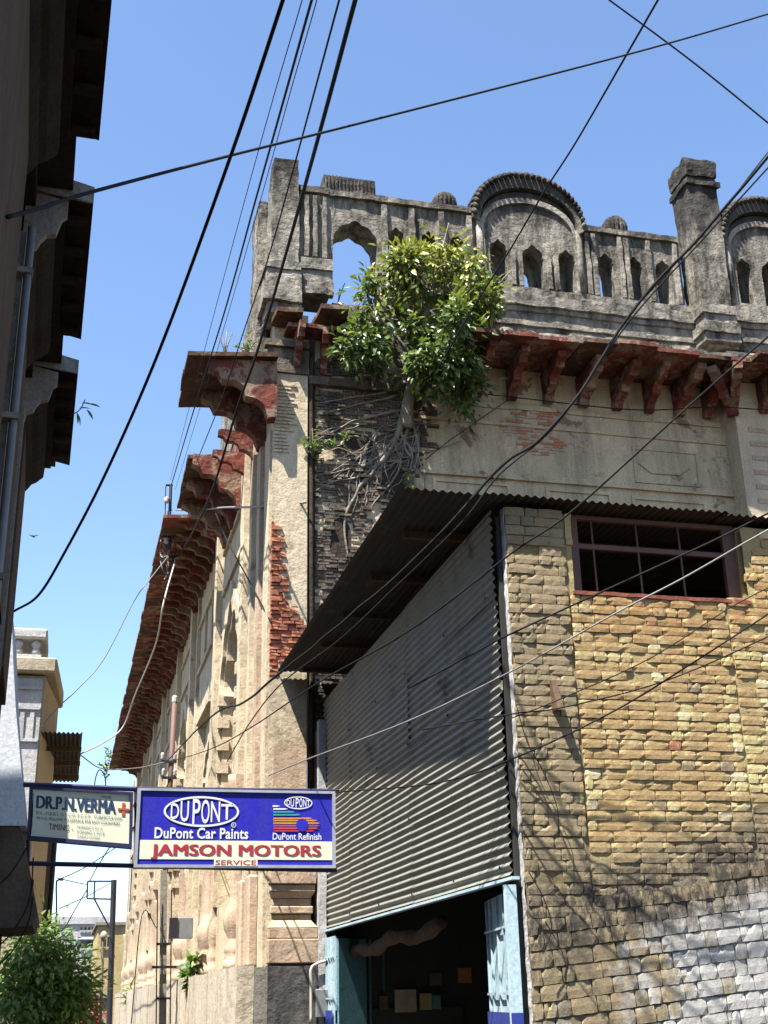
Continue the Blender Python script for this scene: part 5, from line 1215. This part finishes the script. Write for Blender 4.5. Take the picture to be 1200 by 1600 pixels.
def lobe_points(lobes, n, seed, shell=0.55, clump=26, spread=0.13):
    """clustered twig ends through the lobes -> leaf positions and directions"""
    R = np.random.default_rng(seed); pts = []; dr = []
    vol = np.array([l[3] * l[4] * l[5] for l in lobes]) ** 0.75; vol /= vol.sum()
    for _ in range(n // clump):
        l = lobes[R.choice(len(lobes), p=vol)]; d = R.normal(size=3); d /= np.linalg.norm(d); rr = (shell + (1 - shell) * R.random() ** 0.6) * (1 + 0.12 * R.normal())
        c = np.array(l[:3]) + d * np.array(l[3:6]) * rr; out = d + np.array([0, -0.25, -0.05])
        for _ in range(clump):
            o = R.normal(size=3); pts.append(c + o * spread * R.random() ** 0.5); dr.append(out * 0.6 + o * 0.75 + np.array([0, 0, -0.45]))
    return pts, dr
# fig tree growing out of the mansion front
fig = root('fig_tree', (4.85, YF - 0.1, 10.6), 'bushy wild fig tree rooted high on the mansion front wall', 'tree')
def LB(u, v, y, ru, rv, ry): p = PY(u, v, y); return (p.x, p.y, p.z, ru / 109, ry * 0.92, rv / 109)
lobes = [LB(655, 445, 17.0, 80, 62, .55), LB(722, 440, 16.9, 52, 52, .5), LB(600, 505, 16.9, 58, 52, .55), LB(566, 540, 16.85, 36, 38, .45), LB(700, 540, 16.6, 66, 68, .7), LB(650, 565, 16.7, 78, 36, .6), LB(742, 470, 16.8, 34, 42, .45), LB(712, 598, 16.75, 48, 40, .45), LB(688, 402, 17.0, 42, 34, .35), LB(630, 430, 16.9, 40, 42, .4), LB(590, 462, 17.0, 32, 26, .3), LB(735, 605, 16.8, 26, 32, .3), LB(660, 598, 16.85, 30, 18, .25), LB(548, 548, 16.9, 22, 26, .3), LB(768, 455, 16.8, 20, 26, .3)]
Rf = random.Random(12); subl = []
for l in lobes:
    for _ in range(5):
        d = Vector((Rf.gauss(0, 1), Rf.gauss(0, 1) - 0.6, Rf.gauss(0, 1))).normalized(); k = Rf.uniform(0.28, 0.5)
        subl.append((l[0] + d.x * l[3] * 1.02, l[1] + d.y * l[4] * 0.8, l[2] + d.z * l[5] * 1.02, l[3] * k, l[4] * k, l[5] * k))
pts, dr = lobe_points(lobes, 1700, 3, 0.3, 9, 0.15)
p2_, d2_ = lobe_points(subl, 4000, 5, 0.3, 9, 0.10); pts += p2_; dr += d2_
tag(leaves('crown', 'ficus', fig, pts, dr, 0.15, 0.066, 5), kind='stuff')
base = PY(638, 625, YF - 0.16)
trunk = MB().tube(spline([PY(634, 668, YF - 0.05), base, PY(645, 595, 17.15), PY(655, 560, 16.95)], 6), lambda t: 0.11 - 0.05 * t, 10).build('trunk', 'bark', fig, smooth=True, sub=0.2, jit=0.02, jf=6)
for k, l in enumerate(lobes):
    c = Vector(l[:3]); s0 = PY(648, 590, 17.12); R = random.Random(k)
    mid = s0.lerp(c, 0.5) + Vector((R.uniform(-.15, .15), -0.15, -0.12)); MB().tube(spline([s0, mid, c, c + (c - mid) * 0.6], 5), lambda t: 0.045 * (1 - 0.85 * t), 6).build('branch', 'bark', trunk, smooth=True)
def rootpath(p, r, R):
    P = [PY(u, v, YF - 0.03 - R.uniform(0, .02)) for u, v in p]; P = spline(P, 6)
    P = [q + Vector((mnoise.noise(q * 3) * 0.05, 0, mnoise.noise(q * 3 + Vector((5, 0, 0))) * 0.04)) for q in P]
    MB().tube(P, lambda t: r * 0.8 * (1 - 0.8 * t) * (1 + 0.25 * math.sin(t * 31 + r * 900)) + 0.003, 6).build('root', 'bark', fig, smooth=True, jit=0.006, jf=9)
R = random.Random(4)
for p, r in ([(636, 640), (622, 668), (640, 705), (642, 770)], .05), ([(640, 640), (652, 690), (648, 740), (655, 790)], .04), ([(630, 655), (612, 700), (585, 735), (553, 775), (538, 835), (545, 880)], .055), \
        ([(630, 640), (585, 650), (540, 662), (492, 690)], .03), ([(625, 605), (570, 618), (490, 632)], .028), ([(625, 615), (560, 632), (495, 645)], .026), ([(632, 660), (618, 690), (625, 730), (600, 770), (570, 800)], .035), \
        ([(640, 660), (632, 700), (650, 735), (640, 765)], .035), ([(628, 670), (590, 715), (540, 735), (490, 742)], .03), ([(600, 720), (560, 745), (520, 752), (487, 770)], .022), ([(640, 700), (660, 730), (668, 775)], .02), ([(655, 710), (690, 700), (720, 690)], .014), ([(615, 700), (575, 720), (530, 700), (500, 712)], .018), ([(610, 640), (640, 660), (690, 655)], .014):
    rootpath(p, r, R)
for k in range(34):
    u, v = R.uniform(560, 655), R.uniform(650, 730); a = R.uniform(1.7, 3.0); p = [(u, v)]
    for j in range(4): a += R.uniform(-.5, .5); u += math.cos(a) * R.uniform(10, 26); v += abs(math.sin(a)) * R.uniform(10, 28); p.append((max(u, 488), min(v, 880)))
    rootpath(p, R.uniform(.008, .016), R)
# saplings and weeds, each on its own
def sprig(name, label, at_, stems, L, W, n, seed, mat='weed', cat='plant', group='weeds rooted on the old walls'):
    R = random.Random(seed); rt = root(name, tuple(at_), label, cat, group); pts = []; dr = []; st = MB()
    for dx, dy, dz in stems:
        e = Vector(at_) + Vector((dx, dy, dz)); md = Vector(at_).lerp(e, 0.5) + Vector((0, -0.04, 0.03)); path = spline([at_, md, e], 6); st.tube(path, 0.009, 5)
        for _ in range(n):
            t = R.random() ** 0.6; q = path[int(t * (len(path) - 1))]; pts.append(q); dr.append((R.uniform(-1, 1), R.uniform(-1, .3), R.uniform(-.6, .7)))
    st.build('stem', 'bark', rt); leaves('foliage', mat, rt, pts, dr, L, W, seed); return rt
sprig('wall_sapling', 'pale leafy sapling growing in the joint right of the corner pilaster', PY(488, 715, YF - 0.1), [(-.02, -.1, .45), (-.14, -.12, .3), (.1, -.1, .25), (.25, -.12, .28), (-.05, -.15, .15), (.42, -.1, .2)], 0.13, 0.06, 9, 11)
sprig('wall_sapling', 'tiny yellow-green shoot in the hollow of the grey brickwork', PY(540, 690, YF - 0.1), [(0, -.08, .12), (.08, -.1, .05), (-.06, -.08, .03)], 0.12, 0.05, 4, 12)
sprig('wall_sapling', 'small leafy shoot among the hanging fig roots', PY(636, 760, YF - 0.1), [(0, -.1, .12), (.02, -.1, -.1), (-.04, -.1, .2)], 0.12, 0.05, 4, 13)
sprig('wall_sapling', 'weedy tuft growing on the broken eave slab beside the corner post', PZ(385, 556, 11.05), [(-.1, 0, .25), (.1, .05, .35), (0, 0, .4), (.18, 0, .3), (-.2, .1, .2)], 0.10, 0.03, 10, 14)
sprig('wall_sapling', 'dry spindly twigs on the outer part of the broken eave slab', PZ(352, 555, 11.02), [(-.15, 0, .35), (.1, 0, .42), (.02, .1, .5), (-.05, 0, .28)], 0.06, 0.02, 3, 15)
sprig('wall_sapling', 'dark bushy weed on the terrace wall beside the switch box', PX(301, 1545, XS - 0.3), [(-.05, -.1, .5), (.12, -.1, .35), (-.15, -.2, .25), (.1, 0, -.1), (0, -.3, .1), (.05, -.2, .6)], 0.22, 0.09, 30, 16, 'treeleaf')
sprig('wall_sapling', 'grassy weed on the terrace wall far behind the concrete pole', PX(202, 1578, XS - 0.3), [(-.1, 0, .4), (.1, 0, .6), (0, .2, .8), (.05, -.2, .3)], 0.4, 0.06, 14, 17)
sprig('wall_sapling', 'dry shrub sprouting from the far end of the long red eave', PZ(168, 1205, 10.9), [(-.2, 0, .7), (.1, 0, .9), (-.35, 0, .3), (0, .3, 1.1), (-.1, 0, -.4)], 0.28, 0.1, 12, 18)
sprig('wall_sapling', 'thin dark stalk standing in the open parapet arch', PY(528, 474, YF + 0.2), [(.03, 0, .28), (.12, 0, .4)], 0.08, 0.04, 1, 19, 'treeleaf')
# roadside tree at lower left
TY = 19.5
tr = root('roadside_tree', (PY(70, 1560, TY).x, TY, 0), 'bushy green roadside tree at lower left below the doctor sign', 'tree')
def LT(u, v, y, r, ry): p = PY(u, v, y); k = y / FPX * 1.1; return (p.x, p.y, p.z, r * k, ry, r * k * 0.85)
tl = [LT(70, 1500, TY, 38, .7), LT(38, 1495, TY, 34, .6), LT(102, 1530, TY, 34, .6), LT(60, 1550, TY, 46, .7), LT(110, 1565, TY, 34, .5), LT(15, 1560, TY, 32, .6), LT(75, 1472, TY, 22, .4), LT(48, 1460, TY, 16, .35), LT(70, 1590, TY, 50, .6)]
pts, dr = lobe_points(tl, 7800, 21, 0.35, 11, 0.15)
tag(leaves('crown', 'treeleaf', tr, pts, dr, 0.115, 0.045, 22), kind='stuff')
tx = PY(70, 1560, TY).x
tk = MB().tube(spline([(tx, TY, 0), (tx + .05, TY, 0.6), (tx - .03, TY, 1.2), PY(70, 1520, TY)], 5), lambda t: 0.12 - 0.07 * t, 9).build('trunk', 'bark', tr, smooth=True)
for l in tl: MB().tube(spline([(tx, TY, 1.1), Vector((tx, TY, 1.3)).lerp(Vector(l[:3]), .6), l[:3]], 4), lambda t: 0.035 * (1 - .7 * t), 6).build('limb', 'bark', tk)
bush = root('flowering_bush', (PY(133, 1590, 50).x, 50, 0), 'magenta bougainvillea bush beyond the green roadside tree', 'bush')
bl = [LT(133, 1578, 50, 13, .5), LT(126, 1590, 50, 12, .5), LT(140, 1590, 50, 12, .5), LT(134, 1562, 50, 6, .3)]
pts, dr = lobe_points(bl, 1400, 31, 0.4, 14, 0.16); tag(leaves('flowers', 'bougain', bush, pts, dr, 0.16, 0.1, 32), kind='stuff')
MB().tube([(PY(133, 1590, 50).x, 50, 0), PY(133, 1585, 50)], 0.05, 6).build('stem', 'bark', bush)

# ================================================================== far end of the lane
def house_far(label, x0, x1, y0, y1, h, mat, wins, roofm='concrete', win='glass', cap=0.15):
    r = root('distant_house', ((x0 + x1) / 2, y0, 0), label, 'house', 'houses at the far end of the lane')
    MB().box(x0, x1, y0, y1, 0, h).build('wall', mat, r); MB().box(x0 - .15, x1 + .15, y0 - .15, y1, h + 0.002, h + cap).build('roof', roofm, r)
    for a, b, c, d in wins:
        wn = MB().box(a, b, y0 - 0.04, y0 - 0.002, c, d).build('window', win, r); MB().box(a - .06, b + .06, y0 - 0.14, y0 - 0.042, c - 0.08, c - 0.002).build('sill', mat, wn)
    return r
zf = lambda v, y: PY(120, v, y).z
xf = lambda u, y: PY(u, 1480, y).x
w1 = [(xf(u, 95), xf(u + 3, 95), zf(1454, 95), zf(1449, 95)) for u in (94, 100, 106, 124, 130, 136, 142)]
house_far('long white building with a row of small windows at the lane end', xf(60, 95), xf(165, 95), 95, 105, zf(1444, 95), 'white', w1, 'white', cap=0.5)
house_far('smaller white house with blue-shadowed upper window at the lane end', xf(122, 85), xf(152, 85), 85, 92, zf(1468, 85), 'white', [(xf(126, 85), xf(146, 85), zf(1482, 85), zf(1470, 85)), (xf(131, 85), xf(134, 85), zf(1505, 85), zf(1495, 85)), (xf(140, 85), xf(143, 85), zf(1505, 85), zf(1495, 85))], 'bluewash')
house_far('yellow house with balcony behind the steel pole at the lane end', xf(152, 70), xf(200, 70), 70, 80, zf(1446, 70), 'ochre', [(xf(157, 70), xf(164, 70), zf(1480, 70), zf(1464, 70)), (xf(167, 70), xf(173, 70), zf(1480, 70), zf(1464, 70))])
house_far('low cream shopfront at the foot of the steel pole', xf(150, 62), xf(176, 62), 62, 66, zf(1560, 62), 'creamfar', [(xf(153, 62), xf(160, 62), 0.6, 1.6)])
house_far('brown wall house behind the roadside tree at left', -9, xf(20, 50), 50, 64, 3.4, 'brown', [(-4, -3.2, 1.2, 2.4)])
# small car
car = root('parked_car', (xf(134, 52), 52, 0), 'pale green small car parked far down the lane by the bush', 'car')
cx = xf(134, 52); cy = 52
def ring4(hx, y0, y1, z): return [(cx - hx, y0, z), (cx + hx, y0, z), (cx + hx, y1, z), (cx - hx, y1, z)]
MB().frustum(ring4(0.70, cy, cy + 3.4, 0.22), ring4(0.72, cy + 0.02, cy + 3.38, 0.55)).build('lower_body', 'carpaint', car, bevel=0.05)
MB().frustum(ring4(0.72, cy + 0.02, cy + 3.38, 0.552), ring4(0.66, cy + 0.08, cy + 3.3, 0.82)).build('upper_body', 'carpaint', car, bevel=0.04)
cab = MB().frustum(ring4(0.645, cy + 0.75, cy + 3.1, 0.822), ring4(0.54, cy + 1.3, cy + 2.75, 1.16)).build('cabin', 'glass', car, bevel=0.03)
MB().frustum(ring4(0.56, cy + 1.25, cy + 2.8, 1.162), ring4(0.44, cy + 1.4, cy + 2.65, 1.235)).build('roof', 'carpaint', car, bevel=0.03)
for s in (-1, 1):
    MB().frustum([(cx + s * .63, cy + .72, .83), (cx + s * .66, cy + .72, .83), (cx + s * .66, cy + .80, .83), (cx + s * .63, cy + .80, .83)], [(cx + s * .53, cy + 1.26, 1.16), (cx + s * .56, cy + 1.26, 1.16), (cx + s * .56, cy + 1.34, 1.16), (cx + s * .53, cy + 1.34, 1.16)]).build('windscreen_pillar', 'carpaint', car)
    MB().box(cx + s * .52 - .1, cx + s * .52 + .1, cy - 0.02, cy + 0.03, 0.55, 0.70).build('headlight', 'porcelain', car, bevel=0.01)
    for yy in (cy + 0.6, cy + 2.75):
        wt = MB().tube([(cx + s * .62, yy, .28), (cx + s * .76, yy, .28)], 0.28, 18).build('wheel', 'tyre_and_gap', car); MB().tube([(cx + s * .755, yy, .28), (cx + s * .772, yy, .28)], 0.16, 14).build('rim', 'alu', wt)
MB().box(cx - .55, cx + .55, cy - 0.05, cy - 0.002, 0.3, 0.42).build('bumper', 'tyre_and_gap', car)
# bird in the air
bd = root('bird', tuple(PY(52, 838, 30)), 'tiny dark bird flying in the sky left of the red eave', 'bird')
c = PY(52, 838, 30)
MB().tube([c + Vector((-.05, -.07, -.02)), c + Vector((-.02, -.03, 0)), c, c + Vector((.02, .05, .01)), c + Vector((.03, .10, .0))], lambda t: 0.022 * math.sin(math.pi * (0.1 + 0.85 * t)) + 0.003, 8).build('body', 'feather', bd, smooth=True)
for s in (-1, 1): MB().plate([(0, -.03), (0, .03), (.07, .02), (.13, -.02), (.06, -.035)], [], lambda a, b, d: (c.x + s * a, c.y + b, c.z + 0.25 * a + d), 0, 0.004).build('wing', 'feather', bd)
